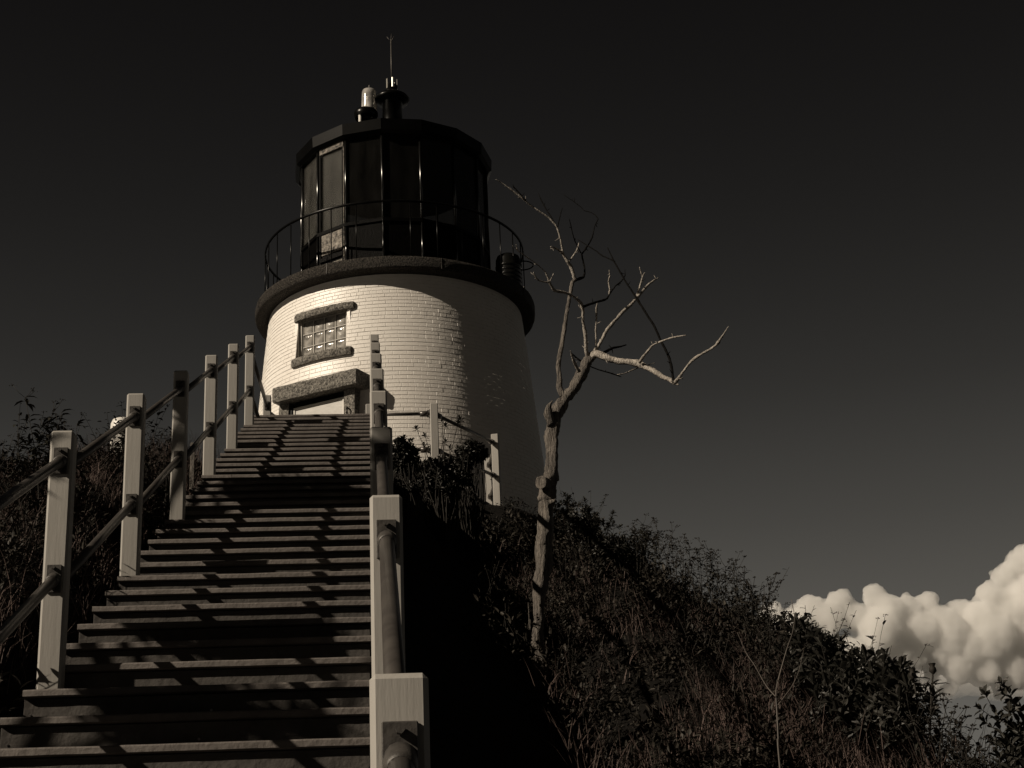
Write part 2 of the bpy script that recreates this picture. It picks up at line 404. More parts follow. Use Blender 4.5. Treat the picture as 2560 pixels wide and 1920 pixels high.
# left side: low post beside the door
l7 = mpost(667.5, 987, 15.95)
lg = tag(empty('door_side_railing', (l7.x, l7.y, ZP)), 'short railing ending at a low grey post beside the lighthouse door', 'railing')
b = MB(); b.box((l7.x, l7.y+PW/2, (l7.z+ZP-.3)/2), (PW, PW, l7.z-ZP+.3), bev=.007); po = b.build('post', M['post'], lg, loc=(l7.x, l7.y, ZP))
for o in (.121, .54):
    b = MB(); c = Vector((l7.x, l7.y, l7.z-o)); clamp(b, c, .82); sock(b, c, Vector((PL[-1][0]-l7.x, PL[-1][1]-l7.y, .0)), .025); b.build('clamp', M['clamp'], po, loc=c)
    A = Vector((PL[-1][0], PL[-1][1]+PW/2, PL[-1][2]-o)); B = c
    b = MB(); b.tube([A, B], RP, 14); b.build('rail', M['pipe'], lg, loc=(A+B)/2)

# ------------------------------------------------------------------ lighthouse
# the tower is drafted in its own working units; TW maps drafted radius and height to the site
ZMAP = [(.0, 2.875), (4.83, 7.57), (5.168, 7.895), (5.535, 8.255), (5.60, 8.335), (6.29, 9.0), (6.875, 9.51), (6.911, 9.539), (7.14, 9.73), (8.09, 10.69), (9.60, 12.167), (9.79, 12.35), (10.636, 13.258), (11.354, 13.946), (12.303, 14.859), (14.0, 16.5)]
def lerpmap(z, a, c):
    for (p, q) in zip(ZMAP[:-1], ZMAP[1:]):
        if z <= q[a] or q is ZMAP[-1]: return p[c]+(q[c]-p[c])*(z-p[a])/(q[a]-p[a])
TS, TX0, TY0 = .914, .408, 23.6
def TW(v): return Vector((TX0+(v[0]-CX)*TS, TY0+(v[1]-CY)*TS, lerpmap(v[2], 0, 1)))
def TI(v): return Vector((CX+(v[0]-TX0)/TS, CY+(v[1]-TY0)/TS, lerpmap(v[2], 1, 0)))
TX = TW
CX, CY = .4525, 22.4
def RW(z): return 2.235+(6.47-z)*.1
lh = tag(empty('lighthouse', (CX, CY, 2.3)), 'short white brick lighthouse tower with black gallery and black lantern on top', 'lighthouse')
AZW = R(-33.5)
zb, zt, CH = .50, 6.90, .0655
WZ0, WZ1, WA = 5.60, 6.33, .2135                            # window opening heights and half angle
PZ1, PA = 5.12, .27                                        # doorway
def cyl(a, r, z): return Vector((CX+r*math.sin(a), CY-r*math.cos(a), z))
b = MB(); nc = int((zt-zb)/CH); rng = random.Random(3)
for c in range(nc+1):
    z0 = zb+c*CH; z1 = min(z0+CH, zt); header = (c % 6 == 2)
    per = 130 if header else 67
    off = rng.random() if header else (.5*(c % 2)+rng.uniform(-.05, .05))
    cuts = []
    for i in range(per):
        a0 = ((i+off)/per)*2*math.pi-math.pi; a1 = a0+2*math.pi/per
        segs = [(a0, a1)]
        zm = (z0+z1)/2; hole = None
        if WZ0 < zm < WZ1: hole = (AZW-WA, AZW+WA)
        if zm < PZ1: hole = (AZW-PA, AZW+PA)
        if hole:
            ns = []
            for (u, v) in segs:
                if v <= hole[0] or u >= hole[1]: ns.append((u, v))
                else:
                    if u < hole[0]: ns.append((u, hole[0]))
                    if v > hole[1]: ns.append((hole[1], v))
            segs = [s_ for s_ in ns if s_[1]-s_[0] > .006]
        for (u, v) in segs:
            r0, r1 = RW(z0), RW(z1)
            b.add([cyl(u, r0, z0), cyl(v, r0, z0), cyl(v, r1, z1), cyl(u, r1, z1)], [(0, 1, 2, 3)])
            g = .0024; ga = g/r0; bv = .0035; ba = bv/r0; pr = .0040+rng.uniform(-.0012, .0014); ti = [rng.uniform(-.0006, .0006) for _ in range(4)]
            zz0, zz1 = z0+g+rng.uniform(-.001, .001), z1-g+rng.uniform(-.001, .001)
            nq = 3; vs = []
            for q in range(nq+1):                            # rim low, rim high, face low, face high per column
                aa = u+ga+(v-u-2*ga)*q/nq; ai = u+ga+ba+(v-u-2*ga-2*ba)*q/nq; tq = ti[0]+(ti[1]-ti[0])*q/nq
                vs += [cyl(aa, r0+.0008, zz0), cyl(aa, r1+.0008, zz1), cyl(ai, r0+pr+tq, zz0+bv), cyl(ai, r1+pr+tq+ti[2], zz1-bv)]
            fs = []
            for q in range(nq):
                k0, k1 = 4*q, 4*q+4
                fs += [(k0+2, k1+2, k1+3, k0+3), (k0, k1, k1+2, k0+2), (k0+3, k1+3, k1+1, k0+1)]
            fs += [(0, 2, 3, 1), (4*nq, 4*nq+1, 4*nq+3, 4*nq+2)]
            b.add(vs, fs)
b.build('wall', M['brick'], lh, loc=(CX, CY, 4))
# window
nW = Vector((math.sin(AZW), -math.cos(AZW), 0)); sW = Vector((math.cos(AZW), math.sin(AZW), 0)); rW = Matrix((sW, -nW, Vector((0, 0, 1)))).transposed()
C0 = Vector((CX, CY, 0))
def wp(s, q, z): return C0+sW*s+nW*q+Vector((0, 0, z))
hw = math.sin(WA)*2.27
win = MB()
for s_ in (-1, 1): win.box(wp(s_*(hw+.03), 2.115, 5.965), (.06, .20, .74), rW)
win.box(wp(0, 2.07, 5.59), (2*hw, .22, .05), rW); win.box(wp(0, 2.07, 6.345), (2*hw, .22, .05), rW)
wo = win.build('window', M['brick'], lh, loc=wp(0, 2.1, 5.96))
b = MB()
QG = 2.14
gw, gh = 2*hw-.02, 6.30-5.64
for i in range(5): b.box(wp(-gw/2+.045+(gw-.09)*i/4, QG-.01, 5.97), (.014, .05, gh), rW)
for j in range(4): b.box(wp(0, QG-.012, 5.655+(gh-.03)*j/3), (gw, .05, .012), rW)
for s_ in (-1, 1): b.box(wp(s_*(gw/2-.016), QG+.004, 5.97), (.036, .06, gh), rW)
b.build('frame', M['mortar'], wo, loc=wp(0, QG, 5.96))
cw, chh = (gw-.09)/4, (gh-.03)/3; rng = random.Random(5)
for i in range(4):
    for j in range(3):
        b = MB(); n = 8; s0 = -gw/2+.045+cw*i+.007; z0 = 5.655+chh*j+.006; ww, hh = cw-.014, chh-.012
        tx, tz = rng.uniform(-.004, .004), rng.uniform(-.004, .004); vs = []
        for v in range(n+1):
            for u in range(n+1):
                a, c = u/n, v/n; e = min(a, 1-a, c, 1-c)
                h = .016*min(1, e/.14)**.5-.005*sstep(.20, .34, e)+tx*(a-.5)+tz*(c-.5)+.006*math.sin(math.pi*a)*math.sin(math.pi*c)
                vs.append(wp(s0+ww*a, QG-.004+h, z0+hh*c))
        b.add(vs, [(v*(n+1)+u, v*(n+1)+u+1, (v+1)*(n+1)+u+1, (v+1)*(n+1)+u) for v in range(n) for u in range(n)], 0, True)
        b.build('glass_block', M['block'], wo, loc=wp(s0+ww/2, QG, z0+hh/2))
def stone(name, s0, s1, q0, q1, z0, z1, m, parent, rough=.008, curve=0, nseg=18, zs_=4):
    # rough-faced stone block in the window/door frame of reference; front face follows the tower curve when curve=1
    b = MB(); vs = []; fs = []; nx_, nz_ = nseg, zs_
    def q_front(s): return (math.sqrt(max(.01, q1*q1-s*s)) if curve else q1)
    ring = []
    for i in range(nx_+1):
        s_ = s0+(s1-s0)*i/nx_; ln = []
        qf = q_front(s_); e = min(i, nx_-i)/nx_
        rnd = .02*max(0, 1-e/.06) if curve else .006*max(0, 1-e/.04)
        P_ = [(q0, z0)]+[(qf-rnd-(.012 if j in (0, nz_) else 0), z0+(z1-z0)*j/nz_) for j in range(nz_+1)]+[(q0, z1)]
        for q, z in P_:
            nzv = rough*noise.noise(Vector((s_*22, z*22, q*6)))+rough*.6*noise.noise(Vector((s_*60, z*60, 2)))
            vs.append(wp(s_+.3*nzv, q+(nzv if q > q0 else 0), z+.5*nzv))
    m_ = nz_+3
    for i in range(nx_):
        for j in range(m_): fs.append((i*m_+j, (i+1)*m_+j, (i+1)*m_+(j+1) % m_, i*m_+(j+1) % m_))
    fs += [tuple(range(m_)), tuple(nx_*m_+j for j in range(m_))[::-1]]
    b.add(vs, fs); return b.build(name, m, parent, loc=wp((s0+s1)/2, q1, (z0+z1)/2))
stone('lintel', -.54, .605, 2.0, 2.325, 6.285, 6.405, M['granite'], wo, .010, 1)
stone('sill', -.545, .60, 2.0, 2.395, 5.535, 5.645, M['granite'], wo, .010, 1)
# doorway
do = MB(); do.box(wp(.02, 2.12, 3.9), (.95, .06, 2.3), rW)
ZD = 1.95
dr = empty('doorway', wp(.1, 2.4, ZD)); setpar(dr, lh)
S0, S1 = -.70, .90
stone('lintel', S0, S1, 1.9, 2.60, 4.935, 5.168, M['granite'], dr, .006, 0, 40, 6)
stone('jamb', -.69, -.50, 1.95, 2.44, ZD-.1, 4.93, M['granite'], dr, .006, 0, 6, 40)
stone('jamb', .56, .76, 1.95, 2.44, ZD-.1, 4.93, M['granite'], dr, .006, 0, 6, 40)
b = MB(); b.box(wp(.06, 2.375, 3.38), (.96, .03, 2.92), rW, bev=.003)
dd = b.build('door', M['door'], dr, loc=wp(.085, 2.37, 3.8))
b = MB()
b.box(wp(.06, 2.395, 4.825), (.96, .022, .03), rW, bev=.002)
for s_ in (-.41, .53): b.box(wp(s_, 2.395, 3.76), (.022, .024, 2.09), rW, bev=.002)
b.build('door_edge', M['doorframe'], dd, loc=wp(.085, 2.39, 4.8))
b = MB(); b.box(wp(-.455, 2.38, 3.8), (.04, .08, 2.2), rW, bev=.003); b.box(wp(.085, 2.36, 4.89), (.96, .07, .075), rW, bev=.003)
b.build('door_frame', M['iron'], dr, loc=wp(0, 2.38, 4))
b = MB(); b.tube([wp(.66, 2.44, 4.62), wp(.66, 2.49, 4.63), wp(.665, 2.50, 4.60)], .012, 8); b.tube([wp(.66, 2.49, 4.63), wp(.665, 2.50, 4.53)], [.006, .014], 8)
b.build('latch_hook', M['iron'], dr, loc=wp(.66, 2.45, 4.6))
# light pipe running from the low post to the left jamb
b = MB(); A = TI(at(677, 1033, 16.05)); B = wp(-.60, 2.50, 4.66)
b.tube([A, B], .017, 12); b.tube([B, B+sW*.11], .034, 12, 1); b.tube([B+sW*.11, B+sW*.14-nW*.06], .03, 12, 1)
b.build('rail', [M['white'], M['clamp']], lg, loc=(A+B)/2)
# gallery
b = MB(); b.lathe((CX, CY, 0), [(1.3, 7.145), (2.40, 7.145), (2.425, 7.13), (2.432, 7.08), (2.428, 6.95), (2.42, 6.925), (2.40, 6.91), (2.23, 6.895), (2.20, 6.895)], 192, jit=.010)
gal = b.build('gallery_slab', M['blackstone'], lh, loc=(CX, CY, 7))
b = MB()
for a in (-28, 17, 62, 107, 152, -73, -118, -163):
    b.box(cyl(R(a), 2.430, 7.03), (.005, .016, .2), rotz(R(a)))
b.build('slab_joint', M['clamp'], gal, loc=(CX, CY, 7.03))
OFF = R(-7.4); A16 = [OFF+R(22.5)*i for i in range(16)]
b = MB(); b.lathe((CX, CY, 0), [(1.30, 7.15), (1.74, 7.15), (1.74, 7.23), (1.66, 7.24), (1.66, 8.02), (1.69, 8.03), (1.69, 8.085), (1.60, 8.09)], 16, smooth=False, a0=OFF)
par = b.build('lantern_wall', M['ironrough'], lh, loc=(CX, CY, 7.6))
b = MB()
for a in A16:
    b.tube([cyl(a, 1.668, 8.06), cyl(a, 1.668, 9.58)], .024, 6)
    b.tube([cyl(a, 1.672, 7.24), cyl(a, 1.672, 8.02)], .020, 6)
b.build('mullion', M['mullion'], lh, loc=(CX, CY, 8.8))
for i in range(16):
    a0, a1 = A16[i], A16[i]+R(22.5); b = MB(); r = 1.645
    vs = [cyl(a0+.01, r, 8.085), cyl(a1-.01, r, 8.085), cyl(a1-.01, r, 9.56), cyl(a0+.01, r, 9.56)]
    b.add(vs+[cyl(a0+.01, r-.008, 8.085), cyl(a1-.01, r-.008, 8.085), cyl(a1-.01, r-.008, 9.56), cyl(a0+.01, r-.008, 9.56)],
          [(0, 1, 2, 3), (7, 6, 5, 4), (0, 4, 5, 1), (1, 5, 6, 2), (2, 6, 7, 3), (3, 7, 4, 0)])
    b.build('pane', M['pane' if i not in (13, 14) else 'panepale'], lh, loc=sum(vs, Vector())/4)
# framed service door in the lantern, on the sunny side
am = A16[14]+R(11.25)*1; rm = rotz(am); qm = 1.66*math.cos(R(11.25))
def lp(s, q, z): return Vector((CX, CY, z))+Vector((math.cos(am), math.sin(am), 0))*s+Vector((math.sin(am), -math.cos(am), 0))*q
b = MB(); hs = 1.66*math.sin(R(11.25))-.03
b.box(lp(0, qm+.012, 9.515), (hs*2-.04, .03, .11), rm, bev=.004)
b.box(lp(0, qm+.006, 7.85), (hs*2-.12, .02, .34), rm, bev=.004); b.box(lp(0, qm+.006, 7.41), (hs*2-.12, .02, .22), rm, bev=.004)
b.box(lp(hs-.008, qm+.014, 8.36), (.016, .03, 2.2), rm, bev=.004)
ldr = b.build('lantern_door', mat('lantern_door_paint', (.006, .005, .005), .32, (.40, .36, .31), 17, 1, 34, .03, spec=.35, detail=5), lh, loc=lp(0, qm, 8.3))
b = MB()
for s_ in (-1, 1): b.box(lp(s_*(hs-.03), qm+.010, 8.36), (.04, .028, 2.2), rm, bev=.004)
b.box(lp(0, qm+.012, 8.06), (hs*2-.05, .03, .05), rm, bev=.004); b.box(lp(0, qm+.02, 7.60), (hs*2-.05, .03, .07), rm, bev=.004)
b.build('door_frame', M['ironrough'], ldr, loc=lp(0, qm, 8.3))
b = MB(); b.lathe((CX, CY, 0), [(1.60, 9.56), (1.72, 9.555), (1.775, 9.60), (1.785, 9.79), (1.74, 9.81), (.30, 10.36), (.16, 10.38)], 16, smooth=False, a0=OFF)
b.lathe((CX, CY, 0), [(1.66, 9.57), (.01, 9.60)], 16, smooth=False, a0=OFF)
roof = b.build('roof', M['iron'], lh, loc=(CX, CY, 9.9))
b = MB(); b.lathe((CX-.0, CY, 0), [(.21, 10.3), (.185, 10.42), (.18, 10.92), (.20, 10.93), (.31, 10.96), (.325, 10.99), (.29, 11.04), (.16, 11.13), (.10, 11.15), (.10, 11.28), (.07, 11.30)], 32)
vent = b.build('ventilator', M['iron'], roof, loc=(CX, CY, 10.7))
b = MB()
for i in range(5):
    a = R(-60+72*i); b.box((CX+.10*math.sin(a), CY-.10*math.cos(a), 11.30), (.04, .014, .19), rotz(a), bev=.003, mi=1)
b.tube([(CX, CY, 11.25), (CX, CY, 12.22)], .012, 8, 0)
b.tube([(CX, CY, 12.20), (CX+.01, CY, 12.33)], [.007, .004], 6)
for dx, dy in ((-.075, 0), (.06, -.03), (.02, .07)): b.tube([(CX, CY, 12.17), (CX+dx, CY+dy, 12.17+.10)], [.007, .004], 6)
b.build('lightning_rod', [M['clamp'], M['clampbright']], roof, loc=(CX, CY, 11.4))
# rail round the gallery
RR = 2.27
b = MB(); b.tube([cyl(R(i*3.75), RR, 8.09) for i in range(97)], .021, 10, cap=False)
gr = b.build('gallery_rail', M['iron'], lh, loc=(CX, CY, 8.09))
b = MB()
for i in range(32):
    a = R(-5.6+11.25*i)
    bb = MB(); bb.tube([cyl(a, RR, 7.12), cyl(a, RR, 8.09)], .0095, 8); bb.tube([cyl(a, RR, 7.14), cyl(a, RR, 7.165)], .02, 8)
    bb.build('baluster', M['iron'], gr, loc=cyl(a, RR, 7.6))
# lens and lamp inside the lantern
b = MB(); b.lathe((CX, CY, 0), [(.35, 7.3), (.35, 8.0), (.30, 8.02), (.34, 8.1), (.30, 8.16), (.36, 8.22), (.40, 8.32), (.36, 8.42), (.30, 8.48), (.33, 8.54), (.2, 8.66)], 32)
lens = b.build('lens', glassmat('lens_glass', (.25, .25, .24), 1.5, .08, ((.2, .19, .18), .2)), lh, loc=(CX, CY, 8.2))
tp = TI(at(839, 525, 23.05))
bm_ = empty('emergency_lamp', (tp.x, tp.y, 7.3)); setpar(bm_, lh)
b = MB(); b.tube([(tp.x, tp.y, 7.2), (tp.x, tp.y, tp.z+.16)], .022, 8); b.build('lamp_stem', M['white'], bm_, loc=tp)
b = MB(); b.lathe((tp.x, tp.y, tp.z), [(.03, .16), (.06, .24), (.055, .30), (.02, .33)], 16); b.build('lamp_glass', M['acrylic'], bm_, loc=tp)

# beacon on the roof
bc = tag(empty('roof_beacon', (CX-.42, CY, 10.3)), 'clear cylindrical beacon lamp on a black stand beside the roof ventilator', 'beacon lamp')
bx = CX-.42
b = MB(); b.lathe((bx-.06, CY, 0), [(.20, 10.62), (.22, 10.64), (.22, 10.72), (.20, 10.76), (.10, 10.78), (.02, 10.78)], 28); b.build('stand', M['iron'], bc, loc=(bx, CY, 10.7))
b = MB(); b.tube([(bx-.17, CY-.13, 10.2), (bx-.17, CY-.13, 10.64)], .028, 12); b.build('leg', M['white'], bc, loc=(bx-.17, CY-.13, 10.4))
b = MB()
for q in ((.08, -.13), (-.04, .14)): b.tube([(bx+q[0], CY+q[1], 10.2), (bx+q[0], CY+q[1], 10.64)], .026, 10)
b.build('leg', M['iron'], bc, loc=(bx, CY, 10.4))
b = MB(); b.lathe((bx, CY, 0), [(.142, 10.78), (.143, 10.82), (.134, 11.06), (.130, 11.14), (.118, 11.175), (.05, 11.19), (.005, 11.19)], 32); b.build('lamp_cover', M['acrylic'], bc, loc=(bx, CY, 11))
b = MB(); b.lathe((bx, CY, 0), [(.05, 10.78), (.05, 10.9), (.085, 10.95), (.085, 11.02), (.05, 11.05)], 20); b.tube([(bx, CY, 11.19), (bx, CY, 11.29)], [.005, .002], 6); b.build('lamp', M['white'], bc, loc=(bx, CY, 10.9))

# fog signal drum on the gallery
fp = TI(at(1272, 690, 22.8))
fs_ = tag(empty('fog_signal', (fp.x, fp.y, 7.145)), 'dark ribbed drum with a side hoop on the right of the black gallery', 'fog signal')
b = MB(); prof = [(.02, 8.02-.10), (.15, 8.0-.10), (.205, 7.95-.10), (.215, 7.88-.10)]
ft = TI(at(1272, 637, 22.8)).z
prof = [(.02, ft), (.13, ft-.012), (.19, ft-.045), (.215, ft-.10), (.218, ft-.20), (.225, ft-.21), (.225, ft-.24), (.212, ft-.25)]
for i in range(4): prof += [(.212, ft-.27-.07*i), (.224, ft-.285-.07*i), (.224, ft-.31-.07*i), (.212, ft-.325-.07*i)]
prof += [(.20, 7.15)]
b.lathe((fp.x, fp.y, 0), prof, 32); b.build('drum', M['drum'], fs_, loc=(fp.x, fp.y, 7.4))
hc = TI(at(1306, 664, 23.0)); b = MB(); b.tube([hc+Vector((.19*math.cos(R(t)), .19*math.sin(R(t)), 0)) for t in range(0, 361, 15)], .011, 8)
b.tube([hc+Vector((-.19, 0, 0)), (fp.x, fp.y, hc.z)], .012, 8)
b.build('bracket_hoop', M['iron'], fs_, loc=hc)

TX = None
# ------------------------------------------------------------------ dead tree (traced branch by branch)
TY = 9.0
tr = tag(empty('dead_tree', (at(1345, 1610, TY).x, TY, ground(at(1345, 1610, TY).x, TY))), 'bare bleached dead tree with crooked forked branches right of the tower', 'tree')
def smooth_path(pts, sub=4, lin=0):
    out_ = []
    n = len(pts)
    for i in range(n-1):
        p0, p1, p2, p3 = pts[max(i-1, 0)], pts[i], pts[i+1], pts[min(i+2, n-1)]
        for k in range(sub):
            t = k/sub
            out_.append(tuple(.5*((2*p1[c])+(-p0[c]+p2[c])*t+(2*p0[c]-5*p1[c]+4*p2[c]-p3[c])*t*t+(-p0[c]+3*p1[c]-3*p2[c]+p3[c])*t**3)*(1-lin)+lin*(p1[c]+(p2[c]-p1[c])*t) for c in range(len(p1))))
    out_.append(tuple(pts[-1])); return out_
trng = random.Random(11)
def limb(name, oy, pts, dy0, dy1, wob=.25, m='wood', n=10, sub=4, parent=None):
    """pts: (x, y, width) in enlarged-crop pixels; oy picks the crop; dy = offset in distance from TY along the limb"""
    pts = smooth_path([(x+trng.uniform(-1, 1)*min(5, w_*.12), y+trng.uniform(-1, 1)*min(5, w_*.12), w_*trng.uniform(.9, 1.1)) for x, y, w_ in pts], sub, .75); P_ = []; rad = []
    L_ = len(pts)-1
    for i, (x, y, w_) in enumerate(pts):
        sx, sy = 1150+x/2.765, oy+y/2.765; f = i/L_
        d = TY+(dy0+(dy1-dy0)*f)*1.25
        jx = (.9*math.sin(i*.9+x)+.6*math.sin(i*2.3))*min(1.0, .25+w_*.006); P_.append(at(sx+jx, sy, d))
        rad.append(max(.0016, w_/2.765/F*d*.5*(1+trng.uniform(-.02, .02)*(3 if w_ < 20 else 1))))
    b = MB(); b.tube(P_, rad, n, wob=wob*1.35)
    if name in ('branch', 'twig') and len(P_) > 12:
        for k in range(max(2, len(P_)//9)):                 # short broken spurs and buds
            q = trng.randrange(3, len(P_)-2); dd_ = (P_[q+1]-P_[q]).normalized(); dd_ = (dd_*.5+Vector((trng.gauss(0, 1), trng.gauss(0, .6), trng.gauss(0, 1)))).normalized(); ln = trng.uniform(.008, .035)
            b.tube([P_[q], P_[q]+dd_*(rad[q]+ln*.5), P_[q]+dd_*(rad[q]+ln)+Vector((0, 0, .004))], [min(rad[q]*.7, .004), .0022, .001], 5)
    return b.build(name, M[m], parent or tr, loc=P_[0])
trunk = limb('trunk', 1000, [(548, 1960, 84), (543, 1760, 84), (537, 1620, 78), (541, 1500, 80), (546, 1400, 84), (552, 1300, 92), (572, 1180, 112), (582, 1080, 128), (586, 990, 132), (598, 900, 116), (598, 820, 112), (594, 740, 116), (592, 680, 116),
      (604, 600, 122), (624, 530, 104), (634, 440, 92), (637, 340, 94), (636, 250, 102), (640, 180, 116), (655, 110, 110), (690, 50, 92), (727, 0, 82)], 0, .05, .35, n=16, sub=5)
limb('broken_stub', 1000, [(632, 170, 66), (608, 110, 62), (606, 60, 50), (622, 28, 26), (640, 4, 6)], .02, -.03, .4)
limb('branch', 400, [(725, 1665, 84), (745, 1630, 86), (790, 1565, 84), (838, 1480, 80), (872, 1410, 74), (900, 1360, 70), (935, 1335, 62)], .05, .05, .3, n=14)
limb('branch', 400, [(905, 1355, 60), (945, 1345, 60), (1000, 1365, 54), (1080, 1388, 50), (1160, 1392, 48), (1240, 1408, 52), (1290, 1430, 42), (1340, 1458, 36), (1400, 1498, 34), (1450, 1525, 34), (1482, 1540, 30), (1512, 1554, 8)], .05, -.25, .3, 'woodlight', 12)
limb('branch', 400, [(705, 1640, 50), (690, 1570, 44), (684, 1500, 40), (682, 1430, 38), (692, 1360, 36), (704, 1300, 34), (718, 1200, 34), (732, 1110, 32), (746, 1010, 30), (762, 920, 28), (776, 850, 30), (792, 828, 28)], .05, .15, .25, n=12)
limb('branch', 400, [(795, 835, 28), (780, 780, 24), (765, 735, 26), (745, 702, 26), (716, 655, 20), (706, 610, 15), (696, 560, 15), (684, 510, 14), (668, 462, 13), (620, 405, 13), (560, 362, 12), (480, 308, 13), (430, 265, 15), (380, 222, 14), (330, 188, 11), (285, 155, 8), (248, 135, 4)], .15, -.05, m='woodlight')
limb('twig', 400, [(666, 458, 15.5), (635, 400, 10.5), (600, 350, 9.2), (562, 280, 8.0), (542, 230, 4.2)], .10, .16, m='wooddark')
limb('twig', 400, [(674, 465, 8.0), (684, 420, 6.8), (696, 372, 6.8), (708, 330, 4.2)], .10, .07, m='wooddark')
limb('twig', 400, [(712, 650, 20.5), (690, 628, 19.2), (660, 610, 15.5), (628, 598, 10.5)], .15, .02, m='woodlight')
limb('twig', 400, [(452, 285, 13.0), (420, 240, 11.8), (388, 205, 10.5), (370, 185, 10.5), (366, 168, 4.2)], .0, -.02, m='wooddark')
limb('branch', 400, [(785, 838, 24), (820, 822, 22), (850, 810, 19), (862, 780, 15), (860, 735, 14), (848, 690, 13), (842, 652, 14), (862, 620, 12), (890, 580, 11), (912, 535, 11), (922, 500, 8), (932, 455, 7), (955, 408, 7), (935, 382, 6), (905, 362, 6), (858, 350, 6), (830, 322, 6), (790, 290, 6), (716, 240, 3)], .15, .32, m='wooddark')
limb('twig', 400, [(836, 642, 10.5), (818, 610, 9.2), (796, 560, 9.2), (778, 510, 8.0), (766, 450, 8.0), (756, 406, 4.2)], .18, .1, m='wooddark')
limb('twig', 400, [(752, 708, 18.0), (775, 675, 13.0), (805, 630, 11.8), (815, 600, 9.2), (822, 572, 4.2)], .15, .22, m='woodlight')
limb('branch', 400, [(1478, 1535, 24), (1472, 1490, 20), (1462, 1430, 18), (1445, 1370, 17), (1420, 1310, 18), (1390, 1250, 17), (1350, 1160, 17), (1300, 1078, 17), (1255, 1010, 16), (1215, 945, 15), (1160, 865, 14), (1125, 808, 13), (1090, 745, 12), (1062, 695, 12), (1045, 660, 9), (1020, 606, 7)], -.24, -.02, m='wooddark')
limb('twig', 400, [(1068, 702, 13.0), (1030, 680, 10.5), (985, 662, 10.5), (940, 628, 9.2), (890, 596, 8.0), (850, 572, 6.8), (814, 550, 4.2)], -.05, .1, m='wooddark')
limb('branch', 400, [(1484, 1535, 26), (1510, 1508, 22), (1545, 1460, 19), (1590, 1400, 19), (1630, 1368, 22), (1665, 1345, 19), (1720, 1312, 17), (1765, 1282, 18), (1785, 1262, 26), (1800, 1235, 16), (1825, 1205, 14), (1840, 1175, 9), (1855, 1150, 4)], -.24, -.50, .3, 'woodlight')
limb('branch', 400, [(1238, 1400, 26), (1262, 1365, 20), (1300, 1320, 18), (1335, 1278, 17), (1390, 1255, 15), (1450, 1232, 13), (1500, 1220, 12), (1562, 1212, 7)], -.12, -.34, m='woodlight')
limb('branch', 400, [(925, 1335, 34), (950, 1290, 28), (985, 1232, 26), (1020, 1170, 25), (1070, 1110, 24), (1130, 1050, 24), (1180, 1005, 24), (1225, 955, 24), (1265, 900, 22), (1300, 865, 19), (1340, 832, 14), (1374, 812, 7)], .05, .35, .3, n=12, m='woodlight')
limb('twig', 400, [(1216, 955, 15.5), (1232, 905, 14.2), (1248, 860, 14.2), (1262, 810, 10.5), (1252, 775, 10.5), (1240, 740, 5.5)], .26, .2, m='woodlight')
limb('twig', 400, [(1262, 812, 8.0), (1270, 790, 9.2), (1278, 778, 5.5)], .22, .2, m='woodlight')
limb('branch', 400, [(945, 1335, 20), (940, 1270, 15), (938, 1180, 15), (944, 1090, 14), (942, 1030, 18), (948, 990, 5)], .04, -.1, m='woodlight')
limb('twig', 400, [(985, 1340, 23.0), (1020, 1315, 19.2), (1060, 1300, 18.0), (1110, 1288, 14.2), (1148, 1278, 10.5)], .03, .12, m='wooddark')
limb('branch', 400, [(882, 1375, 36), (878, 1320, 30), (872, 1250, 27), (860, 1180, 25), (850, 1110, 24), (848, 1050, 25), (842, 1005, 26), (820, 975, 24), (790, 950, 20), (750, 925, 20), (700, 910, 20), (655, 900, 22), (632, 870, 20), (615, 828, 18), (590, 775, 10), (555, 740, 8), (510, 705, 8), (450, 662, 8), (400, 628, 7), (362, 592, 3)], .05, -.35, .28, 'woodlight')
limb('twig', 400, [(404, 632, 8.0), (392, 605, 8.0), (388, 585, 4.2)], -.33, -.36, m='woodlight')
limb('branch', 400, [(856, 1012, 20), (890, 1000, 17), (950, 980, 17), (1005, 966, 16), (1022, 950, 15), (1040, 918, 11), (1075, 870, 10), (1115, 838, 9), (1140, 800, 8), (1140, 757, 4)], -.08, .18, m='wooddark')
limb('twig', 400, [(1032, 930, 15.5), (1036, 895, 13.0), (1028, 840, 11.8), (1036, 800, 10.5), (1031, 760, 6.8)], .07, .02, m='woodlight')
limb('twig', 400, [(614, 846, 13.0), (580, 842, 10.5), (540, 832, 10.5), (520, 802, 9.2), (508, 776, 5.5)], -.27, -.34, m='woodlight')
limb('twig', 400, [(622, 838, 9.2), (636, 812, 8.0), (648, 784, 6.8)], -.27, -.22, m='woodlight')
limb('twig', 400, [(822, 1462, 28.0), (802, 1420, 23.0), (786, 1385, 20.5), (772, 1345, 15.5), (764, 1318, 5.5)], .0, -.1, m='woodlight')
limb('twig', 400, [(770, 1335, 10.5), (800, 1362, 13.0), (850, 1402, 10.5), (905, 1428, 9.2), (960, 1450, 9.2), (1040, 1472, 10.5), (1085, 1488, 9.2), (1115, 1500, 4.2)], .2, .26, m='wooddark')
limb('twig', 400, [(1085, 1486, 9.2), (1140, 1475, 8.0), (1200, 1448, 9.2), (1240, 1432, 8.0), (1290, 1420, 8.0), (1350, 1402, 4.2)], .26, .3, m='woodlight')
